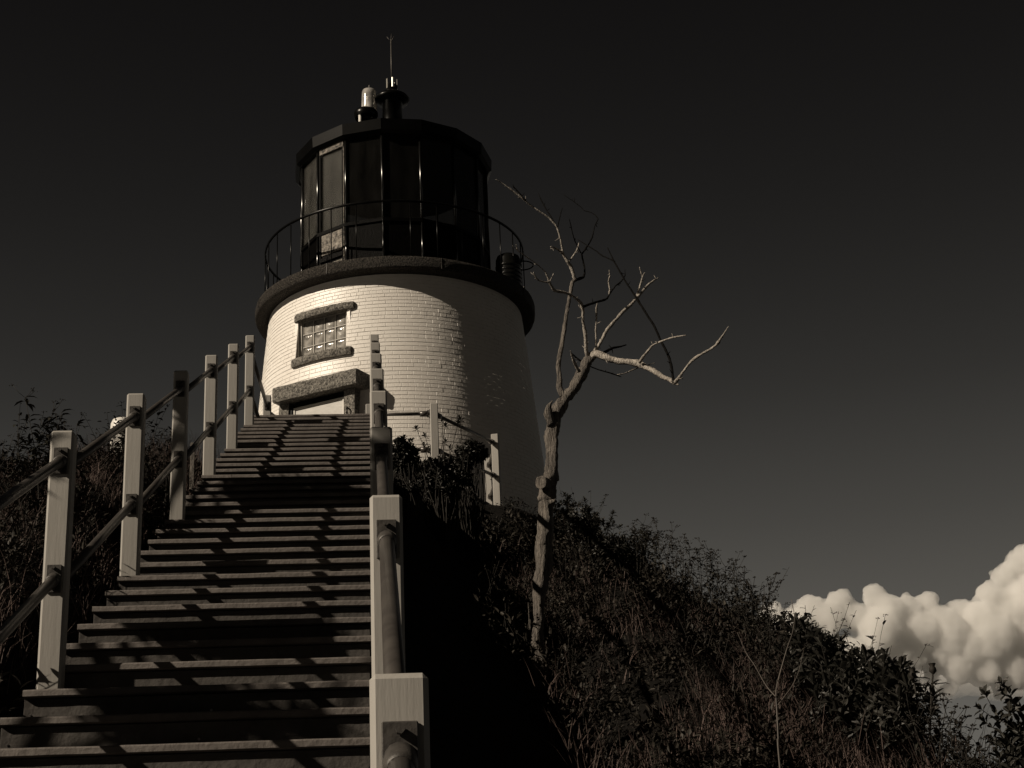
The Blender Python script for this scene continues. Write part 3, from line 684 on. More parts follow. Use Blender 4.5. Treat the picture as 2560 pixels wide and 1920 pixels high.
# cut-branch scar and a little side stub on the trunk
sc0 = at(1150+566/2.765, 1000+572/2.765, TY-.035); dscar = Vector((-.62, -.70, -.1)).normalized()
b = MB(); b.tube([sc0-dscar*.05, sc0-dscar*.006, sc0+dscar*.010, sc0+dscar*.013], [.031, .038, .041, .037], 22, wob=.25)
b.tube([sc0+dscar*.006, sc0+dscar*.0125], [.032, .031], 18, 1, smooth=False); b.build('branch_scar', [M['wood'], M['wooddark']], tr, loc=sc0)
s1 = at(1150+640/2.765, 1000+706/2.765, TY); b = MB(); b.tube([s1-Vector((.02, 0, 0)), s1+Vector((.012, -.01, .003)), s1+Vector((.018, -.012, .003))], [.016, .014, .010], 12, wob=.3); b.build('branch_stub', M['wood'], tr, loc=s1)
for k in range(2):
    limb('root_shoot', 1000, [(480+k*8, 1590, 8), (478, 1500, 7), (470+k*6, 1400, 3)], -.1, -.12)
bb = MB()

# ------------------------------------------------------------------ plants
def leaf(b, p, d, up, L_, w_, mi=0, fold=.25, curl=.15):
    d = d.normalized(); s = d.cross(up)
    if s.length < 1e-4: s = d.orthogonal()
    s.normalize(); n = s.cross(d)
    v = [p, p+d*L_*.33+s*w_*.42+n*w_*fold, p+d*L_*.33-s*w_*.42+n*w_*fold, p+d*L_*.36, p+d*L_*.72+s*w_*.38+n*(w_*fold-L_*curl*.4), p+d*L_*.72-s*w_*.38+n*(w_*fold-L_*curl*.4), p+d*L_*.74-n*L_*curl*.4, p+d*L_-n*L_*curl]
    b.add(v, [(0, 1, 3), (0, 3, 2), (1, 4, 6, 3), (3, 6, 5, 2), (4, 7, 6), (6, 7, 5)], mi)
def rv(rng, s=1): return Vector((rng.gauss(0, s), rng.gauss(0, s), rng.gauss(0, s)))
def rosette(b, p, ax, rng, n=14, L_=.055, w_=.018, mi=0):
    ax = ax.normalized(); o = ax.orthogonal().normalized(); q = ax.cross(o)
    for i in range(n):
        a = i*2.4+rng.uniform(-.3, .3); f = i/n; el = R(5+75*f+rng.uniform(-12, 12))
        d = (o*math.cos(a)+q*math.sin(a))*math.cos(el)+ax*math.sin(el)
        leaf(b, p-ax*L_*(.5*(1-f)), d, ax, L_*rng.uniform(.7, 1.1)*(1-.25*f), w_*rng.uniform(.8, 1.1), mi)
PI2 = 2*math.pi
def bent(p, d, L_, rng, n=5, bend=.25, grav=0):
    pts = [p]; d = d.normalized()
    for i in range(n):
        d = (d+rv(rng, bend/n)+Vector((0, 0, grav/n))).normalized(); pts.append(pts[-1]+d*L_/n)
    return pts, d
def laurel(x, y, h, wd, label, seed, name='laurel_bush', cat='bush', n=26, L_=.055, w_=.018, sparse=0, group=None, zoff=0, dense=1, low=.35, bm='leafbig'):
    rng = random.Random(seed); z = ground(x, y)+zoff; P = Vector((x, y, z))
    o = tag(empty(name, P), label, cat, group); s = MB(); l = MB()
    for i in range(n):
        a = rng.uniform(0, PI2); rr = wd*math.sqrt(rng.random()); tip = P+Vector((rr*math.cos(a), rr*math.sin(a)*.8, h*rng.uniform(low, 1)*(1-.35*(rr/wd)**2)))
        st_ = P+Vector((rr*.25*math.cos(a), rr*.25*math.sin(a), 0)); mid = (st_+tip)/2+rv(rng, .04); mid.z += .05*h
        pth = smooth_path([st_[:], mid[:], tip[:]], 4); s.tube(pth, [.007-.005*k/(len(pth)-1) for k in range(len(pth))], 5)
        dr_ = (Vector(pth[-1])-Vector(pth[-3])).normalized(); dr_ = (dr_+Vector((0, 0, .6))).normalized()
        rosette(l, Vector(pth[-1]), dr_, rng, 16, L_, w_)
        for k in range(int(3*dense)):
            bp = Vector(pth[rng.randrange(len(pth)//2, len(pth))]); dd_ = (dr_+rv(rng, .6)).normalized(); ln = rng.uniform(.04, .14)
            q = bp+dd_*ln; s.tube([bp, q], [.003, .002], 4); rosette(l, q, (dd_+Vector((0, 0, .4))).normalized(), rng, 12, L_*.9, w_)
    s.build('stem', M['stem'], o, loc=P); l.build('foliage', M[bm], o, loc=P); return o
def weed(x, y, h, label, seed, name='flowering_weed', cat='weed', heads=5, group=None, leafL=.05, spread=.12, headr=.02, stems=3, lean=0):
    rng = random.Random(seed); P = Vector((x, y, ground(x, y))); o = tag(empty(name, P), label, cat, group); s = MB(); l = MB(); f = MB()
    for i in range(stems):
        hh = h*rng.uniform(.7, 1) if i else h
        pts, d = bent(P+Vector((rng.uniform(-.04, .04), rng.uniform(-.04, .04), 0)), Vector((lean+rng.uniform(-.15, .15), rng.uniform(-.1, .1), 1)), hh, rng, 8, .25)
        s.tube(pts, [.0035-.0022*k/8 for k in range(9)], 5)
        for k in range(1, 8):
            for q in range(4 if leafL < .07 else 6):
                p = pts[k].lerp(pts[k+1], rng.random()); a = rng.uniform(0, PI2); dd_ = Vector((math.cos(a), math.sin(a), rng.uniform(-.1, .7)))
                leaf(l, p, dd_, Vector((0, 0, 1)), leafL*rng.uniform(.6, 1.1), leafL*.28, fold=.1, curl=.45)
        for q in range(heads):
            p = pts[rng.choice((6, 7, 8))]; a = rng.uniform(0, PI2); e = p+Vector((math.cos(a)*spread*rng.random(), math.sin(a)*spread*rng.random(), rng.uniform(.02, .09)))
            s.tube([p, (p+e)/2+Vector((0, 0, -.008)), e], .0014, 4)
            for t in range(9):
                c = e+Vector((rng.gauss(0, headr*.6), rng.gauss(0, headr*.6), rng.gauss(0, headr*.14))); r_ = headr*rng.uniform(.16, .32)
                l.lathe(c, [(.0001, r_*.8), (r_, 0), (.0001, -r_*.8)], 5, 1, smooth=False)
    s.build('stem', M['stem'], o, loc=P); l.build('foliage', [M['leaf'], M['stem']], o, loc=P); return o
def upright(x, y, h, wd, label, seed, name='leafy_shrub', cat='shrub', n=7, leaves=34, L_=.05, w_=.02, group=None, zoff=0, bm='leafbig'):
    rng = random.Random(seed); P = Vector((x, y, ground(x, y)+zoff)); o = tag(empty(name, P), label, cat, group); s = MB(); l = MB()
    for i in range(n):
        a = rng.uniform(0, PI2); tip = Vector((math.cos(a)*wd*rng.random(), math.sin(a)*wd*rng.random(), h*rng.uniform(.55, 1) if i else h))
        pth = smooth_path([P[:], (P+tip*.5+rv(rng, .03))[:], (P+tip)[:]], 6); m_ = len(pth); s.tube(pth, [.006-.0045*k/(m_-1) for k in range(m_)], 5)
        for k in range(leaves):
            t = (k/leaves)**.8*(m_-1.01); q = int(t); p = Vector(pth[q]).lerp(Vector(pth[q+1]), t-q); aa = k*2.4+rng.uniform(-.4, .4)
            leaf(l, p, Vector((math.cos(aa), math.sin(aa), rng.uniform(.4, 1.1))), Vector((0, 0, 1)), L_*rng.uniform(.7, 1.1), w_, curl=.05)
            if k > leaves*.2 and k % 3 == 0:
                sd_ = Vector((math.cos(aa), math.sin(aa), .9)).normalized(); e = p+sd_*rng.uniform(.04, .12); s.tube([p, e], .0015, 4)
                rosette(l, e, sd_, rng, 7, L_*.8, w_*.9)
    s.build('stem', M['stem'], o, loc=P); l.build('foliage', M[bm], o, loc=P); return o
def X(px, Y):                                              # x of a photo column at distance Y (near the ground)
    return at(px, 1500, Y).x
GB = 'leafy bushes on the right bank'
# bush in front of the landing railing
def clump_bush(name, base, Y, clumps, label, seed, L_=.056, w_=.019, dens=1.25, cat='bush'):
    # foliage clumps (photo pixel centre and radii at distance Y) carried on stems from one base
    rng = random.Random(seed)
    bx_ = sum(at(c[0], c[1], Y).x for c in clumps)/len(clumps); base = Vector((bx_, Y, ground(bx_, Y)))
    o = tag(empty(name, base), label, cat); s = MB(); l = MB()
    for (x, y, rx, ry) in clumps:
        c = at(x, y, Y); ax, az_ = rx/F*Y*1.1, ry/F*Y*1.1
        for k in range(int(dens*max(6, rx*ry/11))):
            v = rv(rng, 1).normalized()*rng.random()**.33; t = c+Vector((v.x*ax, v.y*ax*1.1, v.z*az_))
            rosette(l, t, (v*.8+Vector((0, 0, .7))).normalized(), rng, 9, L_*rng.uniform(.8, 1.15), w_)
            if k % 4 == 0:
                m_ = (base+t)/2+rv(rng, .05); pth = smooth_path([(base+rv(rng, .03)*Vector((1, 1, 0)).length)[:] if False else base[:], m_[:], t[:]], 4)
                s.tube(pth, [.006-.0045*q/(len(pth)-1) for q in range(len(pth))], 4)
    s.build('stem', M['stem'], o, loc=base); l.build('foliage', M['leafbig'], o, loc=base); return o
q7 = lambda x, y, rx, ry: (960+x/5.53, 1000+y/5.53, rx/5.53, ry/5.53)
clump_bush('laurel_bush', Vector((.40, 11.6, ground(.4, 11.6))), 11.6, [q7(250, 700, 140, 190), q7(380, 800, 100, 130), q7(200, 850, 90, 130), q7(190, 1200, 60, 120), q7(330, 1250, 170, 90)], 'dark leafy bush with bare lower twigs close behind the right stair posts', 21)
clump_bush('laurel_bush', Vector((.72, 12.0, ground(.72, 12.0))), 12.0, [q7(720, 960, 170, 180), q7(860, 860, 90, 80), q7(640, 1120, 220, 120), q7(900, 1130, 180, 130), q7(820, 1280, 260, 110), q7(560, 1010, 130, 150), q7(1000, 1100, 140, 140)], 'broad low dark bush filling the middle below the landing railing', 22)
clump_bush('laurel_bush', Vector((1.02, 12.3, ground(1.02, 12.3))), 12.3, [q7(1190, 730, 190, 160), q7(1100, 870, 130, 110), q7(1340, 740, 90, 70), q7(1160, 1090, 70, 100), q7(1050, 1000, 120, 120)], 'rounded dark bush hiding the lower rail of the landing railing', 23)
# sparse upright shoots rising from it
def shoots(pix, Y, base, label, seed):
    rng = random.Random(seed); P = base; o = tag(empty('bare_twigged_shrub', P), label, 'shrub'); s = MB(); l = MB()
    for (x, y, big) in pix:
        t = at(x, y, Y+rng.uniform(-.1, .1)); m_ = (P+t)/2+rv(rng, .05); pth = smooth_path([P[:], m_[:], t[:]], 5)
        s.tube(pth, [.006-.0042*k/(len(pth)-1) for k in range(len(pth))], 5)
        rosette(l, Vector(pth[-1]), Vector((rng.uniform(-.4, .4), -.1, 1)), rng, big, .05, .015)
    s.build('stem', M['stem'], o, loc=P); l.build('foliage', M['leafbig'], o, loc=P)
base = Vector((.56, 11.9, ground(.56, 11.9)+.1))
shoots([(1041, 1070, 12), (1062, 1088, 14), (1114, 1062, 14), (1150, 1046, 18), (1112, 1104, 14), (1060, 1112, 12), (1125, 1120, 8), (1146, 1056, 16), (1030, 1100, 8), (1105, 1052, 8), (1012, 1112, 8), (998, 1130, 10)], 11.9, base, 'thin shrub with tufted shoot tips standing in front of the lit brick wall', 4)
# hillside bushes, from the tower to the right edge of the picture
HB = [  # column px, distance, height, half width, n, label
    (1415, 12.3, .43, .20, 20, 'dark rosette-leaved bush just right of the dead tree'),
    (1490, 11.8, .49, .20, 22, 'dark bush with upright leaf tufts standing against the sky near the dead tree'),
    (1560, 11.2, .36, .22, 18, 'low dark bush below the flat-headed weeds of the right bank'),
]
for i, (px, Y, h, wd, n, lb) in enumerate(HB): laurel(X(px, Y), Y, h, wd, lb, 40+i, n=n, L_=.05, w_=.017, group=GB, dense=2, low=.45)
HB2 = [(2020, 7.6, .52, .17, 12, 'tall leafy bush left of centre in front of the white clouds'), (2095, 7.2, .56, .17, 12, 'broad-leaved bush standing against the brightest cloud'),
       (2160, 6.9, .52, .20, 12, 'dense dark bush below the cloud gap'), (2220, 6.7, .46, .16, 10, 'small dark bush sloping down towards the thistle')]
for i, (px, Y, h, wd, n, lb) in enumerate(HB2): upright(X(px, Y), Y, h, wd, lb, 60+i, 'laurel_bush', 'bush', n=n, leaves=30, L_=.075, w_=.028, group=GB)
upright(X(2505, 6.0), 6.0, .60, .10, 'upright leafy shrub at the right edge of the picture against the cloud', 71, n=9, leaves=34, L_=.06, w_=.024)
upright(X(2470, 6.0), 6.0, .42, .16, 'low spreading shrub at the foot of the upright shrub by the right edge', 72, n=12, leaves=26, L_=.055, w_=.024)
GW = 'flat-headed weeds along the right ridge'
WD = [(1610, 11.0, .52, 'tall flat-headed weed standing highest beside the tufted bush'), (1650, 10.8, .52, 'flat-headed weed leaning clear of the bushes on the ridge'),
      (1700, 10.5, .50, 'weed with small flat heads on the middle of the ridge'), (1745, 10.1, .52, 'bushy flat-headed weed on the broad dark hump of the ridge'),
      (1790, 9.8, .50, 'flat-headed weed at the top of the broad dark hump'), (1835, 9.4, .48, 'flat-headed weed right of the broad dark hump'),
      (1880, 8.8, .48, 'flat-headed weed where the ridge starts to fall steeply'), (1920, 8.4, .46, 'small flat-headed weed above the first edge of the cloud'),
      (1965, 8.0, .44, 'flat-headed weed in front of the left end of the cloud'), (2290, 6.5, .44, 'weed with upright tufts beyond the dark bushes'),
      (2330, 6.4, .36, 'small weed nodding in front of the lower cloud'), (2400, 6.2, .28, 'low thin weed at the dip of the ridge')]
for i, (px, Y, h, lb) in enumerate(WD): weed(X(px, Y), Y, h, lb, 80+i, heads=6, group=GW, stems=5, spread=.10, headr=.018)
tl = tag(empty('thistle', (X(2262, 6.6), 6.6, ground(X(2262, 6.6), 6.6))), 'thistle with seed heads and spiny leaves beside the dark bushes', 'thistle')
b = MB(); l = MB(); f = MB(); P = tl.location.copy(); rng = random.Random(9)
for (dx, hh) in ((0, .50), (.07, .52), (-.05, .44)):
    pts, d = bent(P, Vector((dx*2, 0, 1)), hh, rng, 7, .15); b.tube(pts, .004, 5)
    for k in range(1, 7):
        for q in range(5):
            a = rng.uniform(0, PI2); leaf(l, pts[k].lerp(pts[k+1], rng.random()), Vector((math.cos(a), math.sin(a), .3)), Vector((0, 0, 1)), .085, .016, curl=.2)
    f = MB(); f.lathe(pts[-1], [(.004, -.01), (.016, .004), (.014, .016), (.010, .024), (.016, .036)], 9); f.build('seed_head', M['stem'], tl, loc=pts[-1])
b.build('stem', M['stem'], tl, loc=P); l.build('foliage', M['leaf'], tl, loc=P)
# pale whips
def hitY(x, y, lift=.05):
    for i in range(300):
        Y = 3+i*.04; p = at(x, y, Y)
        if ground(p.x, p.y)+lift > p.z: return Y
    return 8
def whip(lines, Y, label, name='bare_sapling', wid=.0036, mt='palestem'):
    P0 = at(*lines[0][0], Y); P = Vector((P0.x, Y, ground(P0.x, Y))); o = tag(empty(name, P), label, 'sapling')
    for i, ln in enumerate(lines):
        pts = [at(x, y, Y+.02*k) for k, (x, y) in enumerate(ln)]
        if i == 0: pts = [P]+pts
        pts = smooth_path([p[:] for p in pts], 5); b = MB(); w0 = wid if i == 0 else wid*.6
        b.tube(pts, [w0*(1-.75*k/(len(pts)-1)) for k in range(len(pts))], 7, wob=.15); b.build('stem' if i == 0 else 'branch', M[mt], o, loc=pts[0])
cc = lambda L_: [(1760+x/2.765, 1320+y/2.765) for x, y in L_]
whip([cc([(525, 1650), (515, 1480), (505, 1280), (498, 1150), (505, 1085), (535, 970), (575, 830), (612, 720), (625, 610), (603, 490)]),
      cc([(512, 1225), (560, 1160), (610, 1090), (655, 990), (690, 840)]), cc([(500, 1170), (430, 1090), (350, 950), (290, 860), (230, 720)])], 5.0,
     'thin pale forked sapling standing in front of the dark right bank')
whip([cc([(595, 1352), (660, 1270), (715, 1180), (760, 1070), (795, 940)])], hitY(*cc([(595, 1352)])[0]), 'single pale curved whip right of the forked sapling', 'bare_whip', .004)
# left bank
GL = 'tall weeds on the left bank'
LWD = [(55, 8.6, .60, 'tall drooping-leaved weed at the far left edge against the sky'), (100, 8.5, .76, 'tallest left weed with a dense dark leafy top'), (140, 8.6, .66, 'drooping weed right of the tallest left weed'),
       (160, 8.4, .52, 'leafy weed just left of the nearest tall left post'), (292, 10.0, .60, 'dark weed in front of the far white box'), (385, 9.6, .50, 'weed between the second and third left posts'),
       (410, 10.2, .44, 'short weed right beside the third left post')]
for i, (px, Y, h, lb) in enumerate(LWD): weed(X(px, Y), Y, h, lb, 120+i, heads=3, group=GL, stems=3, leafL=.085, spread=.07, headr=.014)
def cover(name, fn_pts, hgt, label, mt, seed, kind):
    rng = random.Random(seed); b = MB()
    for (x, y, hs) in fn_pts(rng):
        z = ground(x, y); P = Vector((x, y, z-.02))
        if kind == 'grass':
            for k in range(rng.randint(5, 9)):
                a = rng.uniform(0, PI2); h = hgt*hs*rng.uniform(.45, 1.15); ln_ = rng.uniform(.1, .75); d = Vector((math.cos(a)*ln_, math.sin(a)*ln_, 1)).normalized(); w_ = rng.uniform(.0012, .0026)
                s_ = Vector((-math.sin(a), math.cos(a), 0))*w_; o = P+Vector((rng.gauss(0, .03), rng.gauss(0, .03), 0)); p1 = o+d*h*.5; d2 = (d+Vector((math.cos(a), math.sin(a), -.35))*rng.uniform(.1, .8)).normalized(); p2 = p1+d2*h*.32; p3 = p2+(d2+Vector((0, 0, -.5))*rng.random()).normalized()*h*.25
                b.add([o-s_, o+s_, p1+s_*.9, p1-s_*.9, p2+s_*.6, p2-s_*.6, p3], [(0, 1, 2, 3), (3, 2, 4, 5), (5, 4, 6)])
        else:
            h = hgt*hs*rng.uniform(.5, 1.1); pts, d = bent(P, Vector((rng.uniform(-.35, .35), rng.uniform(-.35, .35), 1)), h, rng, 5, .35)
            b.tube(pts, .0014, 3, 1, cap=False)
            for k in range(16):
                t = rng.uniform(.8, 4.99); q = int(t); p = pts[q].lerp(pts[q+1], t-q); a = rng.uniform(0, PI2)
                e = p+Vector((math.cos(a), math.sin(a), .5))*rng.uniform(0, .05)
                leaf(b, e, Vector((math.cos(a), math.sin(a), rng.uniform(-.2, .9))), Vector((0, 0, 1)), rng.uniform(.018, .040), rng.uniform(.008, .014), 0, .15, .2)
    o = b.build(name, [M[mt], M['stem']]); return tag(o, label, name.replace('_', ' '), kind='stuff')
def mounds(name, centres, label, mt, seed, dens=1.0, L0=.028, L1=.058):
    """low leafy plants grown into one another: leaves on short twigs filling uneven mounds"""
    rng = random.Random(seed); b = MB()
    for (x, y, r, h) in centres:
        gz = ground(x, y); n = int(dens*400*(r/.3)**2*(.5+h))
        tilt = rng.uniform(-.3, .3); L_ = rng.uniform(L0, L1); asp = rng.uniform(.28, .5)
        for k in range(n):
            a = rng.uniform(0, PI2); el = math.acos(rng.random()); q = rng.random()**.4
            q *= 1+.28*noise.noise(Vector((math.cos(a)*2+x, math.sin(a)*2+y, el*2)))
            px, py = x+math.cos(a)*math.sin(el)*q*r, y+math.sin(a)*math.sin(el)*q*r; pz = ground(px, py)+math.cos(el)*q*h+.02
            o = Vector((math.cos(a)*math.sin(el), math.sin(a)*math.sin(el), math.cos(el)*.7+tilt))
            leaf(b, Vector((px, py, pz)), o+rv(rng, .55), Vector((0, 0, 1))+rv(rng, .3), L_*rng.uniform(.6, 1.2), L_*asp, 0, .12, .2)
        for k in range(int(3+6*r)):                        # shoots that stand out of the mound
            a = rng.uniform(0, PI2); p = Vector((x+math.cos(a)*r*.6*rng.random(), y+math.sin(a)*r*.6*rng.random(), 0)); p.z = ground(p.x, p.y)
            pts, d = bent(p, Vector((rng.uniform(-.5, .5), rng.uniform(-.4, .4), 1)), h*rng.uniform(.95, 1.4), rng, 6, .5); b.tube(pts, .0014, 3, 1, cap=False)
            for t in range(9):
                q = rng.randrange(2, 6); pp = pts[q].lerp(pts[q+1], rng.random()) if q < 6 else pts[6]; aa = rng.uniform(0, PI2)
                leaf(b, pp, Vector((math.cos(aa), math.sin(aa), rng.uniform(-.2, .7))), Vector((0, 0, 1)), L_*rng.uniform(.7, 1.1), L_*asp, 0, .12, .2)
            if rng.random() < .4:
                for t in range(6):
                    c = pts[-1]+Vector((rng.gauss(0, .010), rng.gauss(0, .010), rng.gauss(0, .003))); b.lathe(c, [(.0001, .003), (.0045, 0), (.0001, -.003)], 4, 1, smooth=False)
    o = b.build(name, [M[mt], M['stem']]); return tag(o, label, name, kind='stuff')
def pr_m():
    rng = random.Random(77); c = []
    for i in range(40): c.append((rng.uniform(1.3, 2.4), rng.uniform(14.2, 17.6), rng.uniform(.14, .22), rng.uniform(.1, .2)))
    for i in range(540):
        y = rng.uniform(3.9, 14.8); x = rng.uniform(.70, 2.9)
        if x < .98 and rng.random() < .75: continue
        if noise.noise(Vector((x*1.2, y*1.0, 5))) > .04 and y < 7.4 and x < 2.1: continue    # grassy openings
        big = 1+.5*noise.noise(Vector((x*.9, y*.7, 2)))
        c.append((x, y, rng.uniform(.12, .26)*big, rng.uniform(.13, .36)*big*(.55 if y > 12.8 and x < 1.9 else 1)))
    return c
def pl_m():
    rng = random.Random(78); c = []
    for i in range(190):
        y = rng.uniform(5.0, 14.5); x = rng.uniform(-3.6, -1.42)
        c.append((x, y, rng.uniform(.12, .28), rng.uniform(.14, .44)*(1 if y < 9.6 else .7)))
    for px, py in ((268, 1066), (285, 1058), (300, 1054), (318, 1060), (336, 1068), (355, 1080)):
        p = at(px, py, 10.4); c.append((p.x, 10.4, .16, max(.1, p.z-ground(p.x, 10.4))))
    return c
def pr_grass(rng):
    for i in range(5200):
        y = rng.uniform(3.6, 15.5); x = rng.uniform(.85, 2.9)
        if y > 12.8 and x < 1.75: continue
        n_ = noise.noise(Vector((x*1.2, y*1.0, 5)))
        if n_ < .0 and rng.random() > .12: continue
        if y > 8 and rng.random() > .35: continue
        yield x, y, .8+.5*n_
def pl_grass(rng):
    for i in range(3000):
        y = rng.uniform(4.5, 15.5); x = rng.uniform(-3.6, -1.38)
        n_ = noise.noise(Vector((x*1.5, y*1.3, 15)))
        if n_ < -.05 and rng.random() > .2: continue
        yield x, y, .8
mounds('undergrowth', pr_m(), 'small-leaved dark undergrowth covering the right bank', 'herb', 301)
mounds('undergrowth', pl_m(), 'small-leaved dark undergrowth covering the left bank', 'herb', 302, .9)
cover('grass', pr_grass, .36, 'dry reddish grass on the right bank', 'grass', 303, 'grass')
cover('grass', pl_grass, .40, 'dry grass on the left bank behind the railing', 'grass', 304, 'grass')

# off-picture shrubs on the left bank whose shade falls over the stairs
def shade_shrub(x, y, blobs, label, seed):
    rng = random.Random(seed); P = Vector((x, y, ground(x, y))); o = tag(empty('tall_shrub', P), label, 'shrub'); s = MB(); l = MB()
    for (bx_, by_, bz_, rx, ry, rz, n) in blobs:
        for k in range(6):
            t = Vector((bx_, by_, bz_))+Vector((rng.gauss(0, rx*.4), rng.gauss(0, ry*.4), rng.gauss(0, rz*.4))); pth = smooth_path([P[:], ((P+t)/2+rv(rng, .08))[:], t[:]], 5); s.tube(pth, [.02-.014*q/(len(pth)-1) for q in range(len(pth))], 6)
        for k in range(n):
            v = rv(rng, 1).normalized()*rng.random()**.4; c = Vector((bx_+v.x*rx, by_+v.y*ry, bz_+v.z*rz)); rosette(l, c, rv(rng), rng, 6, .08, .038)
    s.build('stem', M['stem'], o, loc=P); l.build('foliage', M['leafbig'], o, loc=P)
shade_shrub(-2.95, 8.7, [(-2.9, 8.66, 4.42, .42, .30, .17, 700), (-2.9, 8.95, 4.50, .42, .36, .22, 700), (-2.9, 9.48, 4.72, .42, .34, .20, 600), (-2.9, 8.34, 4.54, .34, .16, .15, 200)], 'tall dense shrub on the left bank shading the middle of the stairs', 501)
shade_shrub(-2.95, 4.7, [(-2.9, 4.36, 2.40, .40, .30, .17, 330), (-2.9, 5.34, 2.86, .40, .28, .17, 400), (-2.9, 4.44, 3.66, .3, .26, .27, 170)], 'dense shrub on the left bank shading the lower stairs', 502)

# small things on the left bank
wb = at(306, 1068, 15.0)
wc = tag(empty('utility_cabinet', (wb.x, wb.y, ground(wb.x, wb.y))), 'small white cabinet with a rounded lid peeping over the weeds behind the second left post', 'cabinet')
b = MB(); zb_ = ground(wb.x, wb.y); b.box((wb.x, wb.y, (wb.z+zb_)/2-.03), (.19, .19, wb.z-zb_-.02), bev=.01); b.build('body', M['white'], wc, loc=wb)
b = MB(); b.lathe((wb.x, wb.y, wb.z-.05), [(.11, -.03), (.115, 0), (.112, .08), (.095, .12), (.05, .14), (.002, .145)], 28); b.build('lid', M['white'], wc, loc=wb)
sk = at(482, 1135, 12.0); b = MB(); zb_ = ground(sk.x, sk.y); b.box((sk.x, sk.y, (sk.z+.09+zb_)/2), (.035, .03, sk.z+.09-zb_), bev=.004)
tag(b.build('wooden_stake', M['wood'], loc=(sk.x, sk.y, zb_)), 'short pale wooden stake in the grass between the third and fourth left posts', 'stake')

# ------------------------------------------------------------------ clouds
def cloud(blobs, label, seed, D=3000., mt='cloud', puffs=12, flat=1.):
    rng = random.Random(seed); b = MB()
    all_ = []
    for (x, y, r) in blobs:
        all_.append((x, y, r*.95))
        for k in range(puffs):
            a = rng.uniform(0, PI2); q = rng.uniform(.26, .44)*r; all_.append((x+math.cos(a)*r*rng.uniform(.3, .85), y-abs(math.sin(a))*r*rng.uniform(.2, .8)+.1*r, q))
            if k % 2 == 0:
                x2, y2, r2 = all_[-1]
                for t in range(5):
                    a = rng.uniform(0, PI2); all_.append((x2+math.cos(a)*r2*.85, y2+math.sin(a)*r2*.85, r2*rng.uniform(.3, .5)))
    for (x, y, r) in all_:
        c = at(x, y, D-rng.uniform(-.2, 1)*min(r, 30)*1.2/F*D); rr = r/F*D
        n, m_ = 16, 10; vs = []; fs = []
        for i in range(m_+1):
            ph = math.pi*i/m_
            for k in range(n): vs.append(c+Vector((math.sin(ph)*math.cos(PI2*k/n), math.sin(ph)*math.sin(PI2*k/n)*.9, math.cos(ph)*flat))*rr)
        for i in range(m_):
            for k in range(n): fs.append((i*n+k, (i+1)*n+k, (i+1)*n+(k+1) % n, i*n+(k+1) % n))
        b.add(vs, fs)
    c0 = at(2300, 1600, D)
    o = b.build('cloud', M[mt], loc=c0); tag(o, label, 'cloud', kind='structure')
    rm_ = o.modifiers.new('r', 'REMESH'); rm_.mode = 'VOXEL'; rm_.voxel_size = 2.2*D/3000; rm_.use_smooth_shade = True; hole = None
    for sz, stg, dep in ((90, 34, 2), (30, 20, 4), (11, 9, 3)):
        tx = bpy.data.textures.new('cl', 'CLOUDS'); tx.noise_scale = sz*D/3000; tx.noise_depth = dep; tx.noise_basis = 'IMPROVED_PERLIN' if sz > 20 else 'BLENDER_ORIGINAL'
        d_ = o.modifiers.new('d', 'DISPLACE'); d_.texture = tx; d_.texture_coords = 'LOCAL'; d_.strength = stg*D/3000; d_.mid_level = .5
    r2_ = o.modifiers.new('r2', 'REMESH'); r2_.mode = 'VOXEL'; r2_.voxel_size = 2.4*D/3000; r2_.use_smooth_shade = True
    return o
m = bpy.data.materials.new('cloud_vapour'); m.use_nodes = True; ct = m.node_tree; ct.nodes.clear()
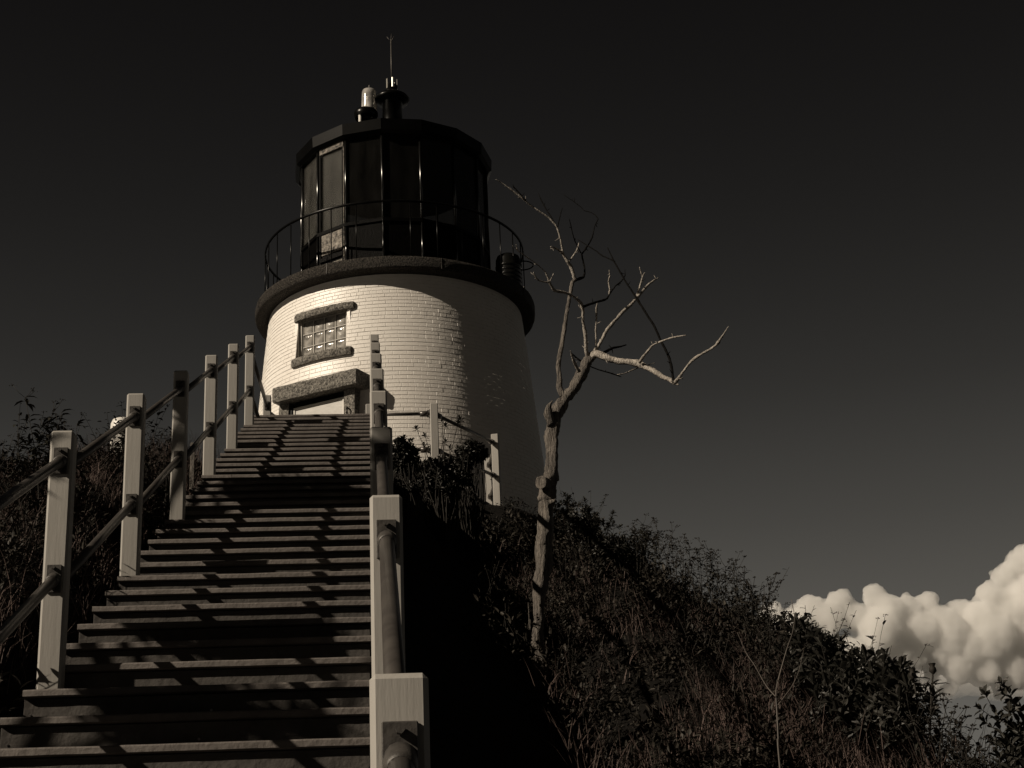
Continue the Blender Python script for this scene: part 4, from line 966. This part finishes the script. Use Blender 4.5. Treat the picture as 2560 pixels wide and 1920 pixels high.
co = N(ct, 'ShaderNodeOutputMaterial'); cv = N(ct, 'ShaderNodeVolumePrincipled'); cv.inputs['Color'].default_value = (.995, .992, .985, 1)
cv.inputs['Density'].default_value = .06; cv.inputs['Anisotropy'].default_value = .0; ct.links.new(cv.outputs[0], co.inputs['Volume'])
M['cloud'] = m
k_ = lambda x, y, r: (1760+x/2.765, 1320+y/2.765, r/2.765)
bl = [k_(480, 620, 110), k_(620, 640, 120), k_(740, 560, 110), k_(860, 620, 140), k_(940, 500, 95), k_(1040, 620, 130), k_(1190, 480, 110), k_(1290, 560, 130), k_(1200, 700, 170), k_(1420, 560, 110), k_(1540, 520, 100),
      k_(1480, 700, 170), k_(1640, 620, 110), k_(1760, 580, 105), k_(1700, 760, 150), k_(1900, 620, 130), k_(1990, 450, 120), k_(2080, 330, 110), k_(2160, 260, 110), k_(2260, 220, 140), k_(2100, 560, 180), k_(2240, 480, 180),
      k_(2000, 760, 170), k_(2200, 760, 200), k_(1850, 820, 130), k_(1600, 880, 140), k_(1400, 900, 130), k_(1750, 960, 120), k_(1950, 980, 130), k_(2150, 980, 160), k_(2350, 900, 200), k_(2400, 500, 250), k_(1200, 900, 130), k_(1000, 860, 140), k_(800, 800, 140), k_(640, 800, 120), k_(2550, 700, 250), k_(1560, 1040, 60), k_(1900, 1060, 60), k_(2200, 1080, 60), k_(1450, 1080, 70), k_(1700, 1120, 60), k_(2050, 1120, 70), k_(1150, 1050, 80), k_(2350, 1120, 90)]
cloud(bl, 'bright heaped cumulus cloud low over the sea on the right', 5)
m = M['cloud'].copy(); m.name = 'thin_cloud_vapour'; m.node_tree.nodes['Principled Volume'].inputs['Density'].default_value = .0060; M['thincloud'] = m
cloud([(1900, 1690, 60), (2010, 1700, 90), (2130, 1690, 110), (2250, 1700, 120), (2370, 1690, 130), (2500, 1690, 140), (2640, 1690, 150), (2780, 1680, 160)], 'thin grey cloud base spread low beneath the bright heaped cloud', 8, 3400., 'thincloud', 3, .45)
sc.cycles.volume_bounces = 14; sc.cycles.max_bounces = 16; sc.cycles.transparent_max_bounces = 12
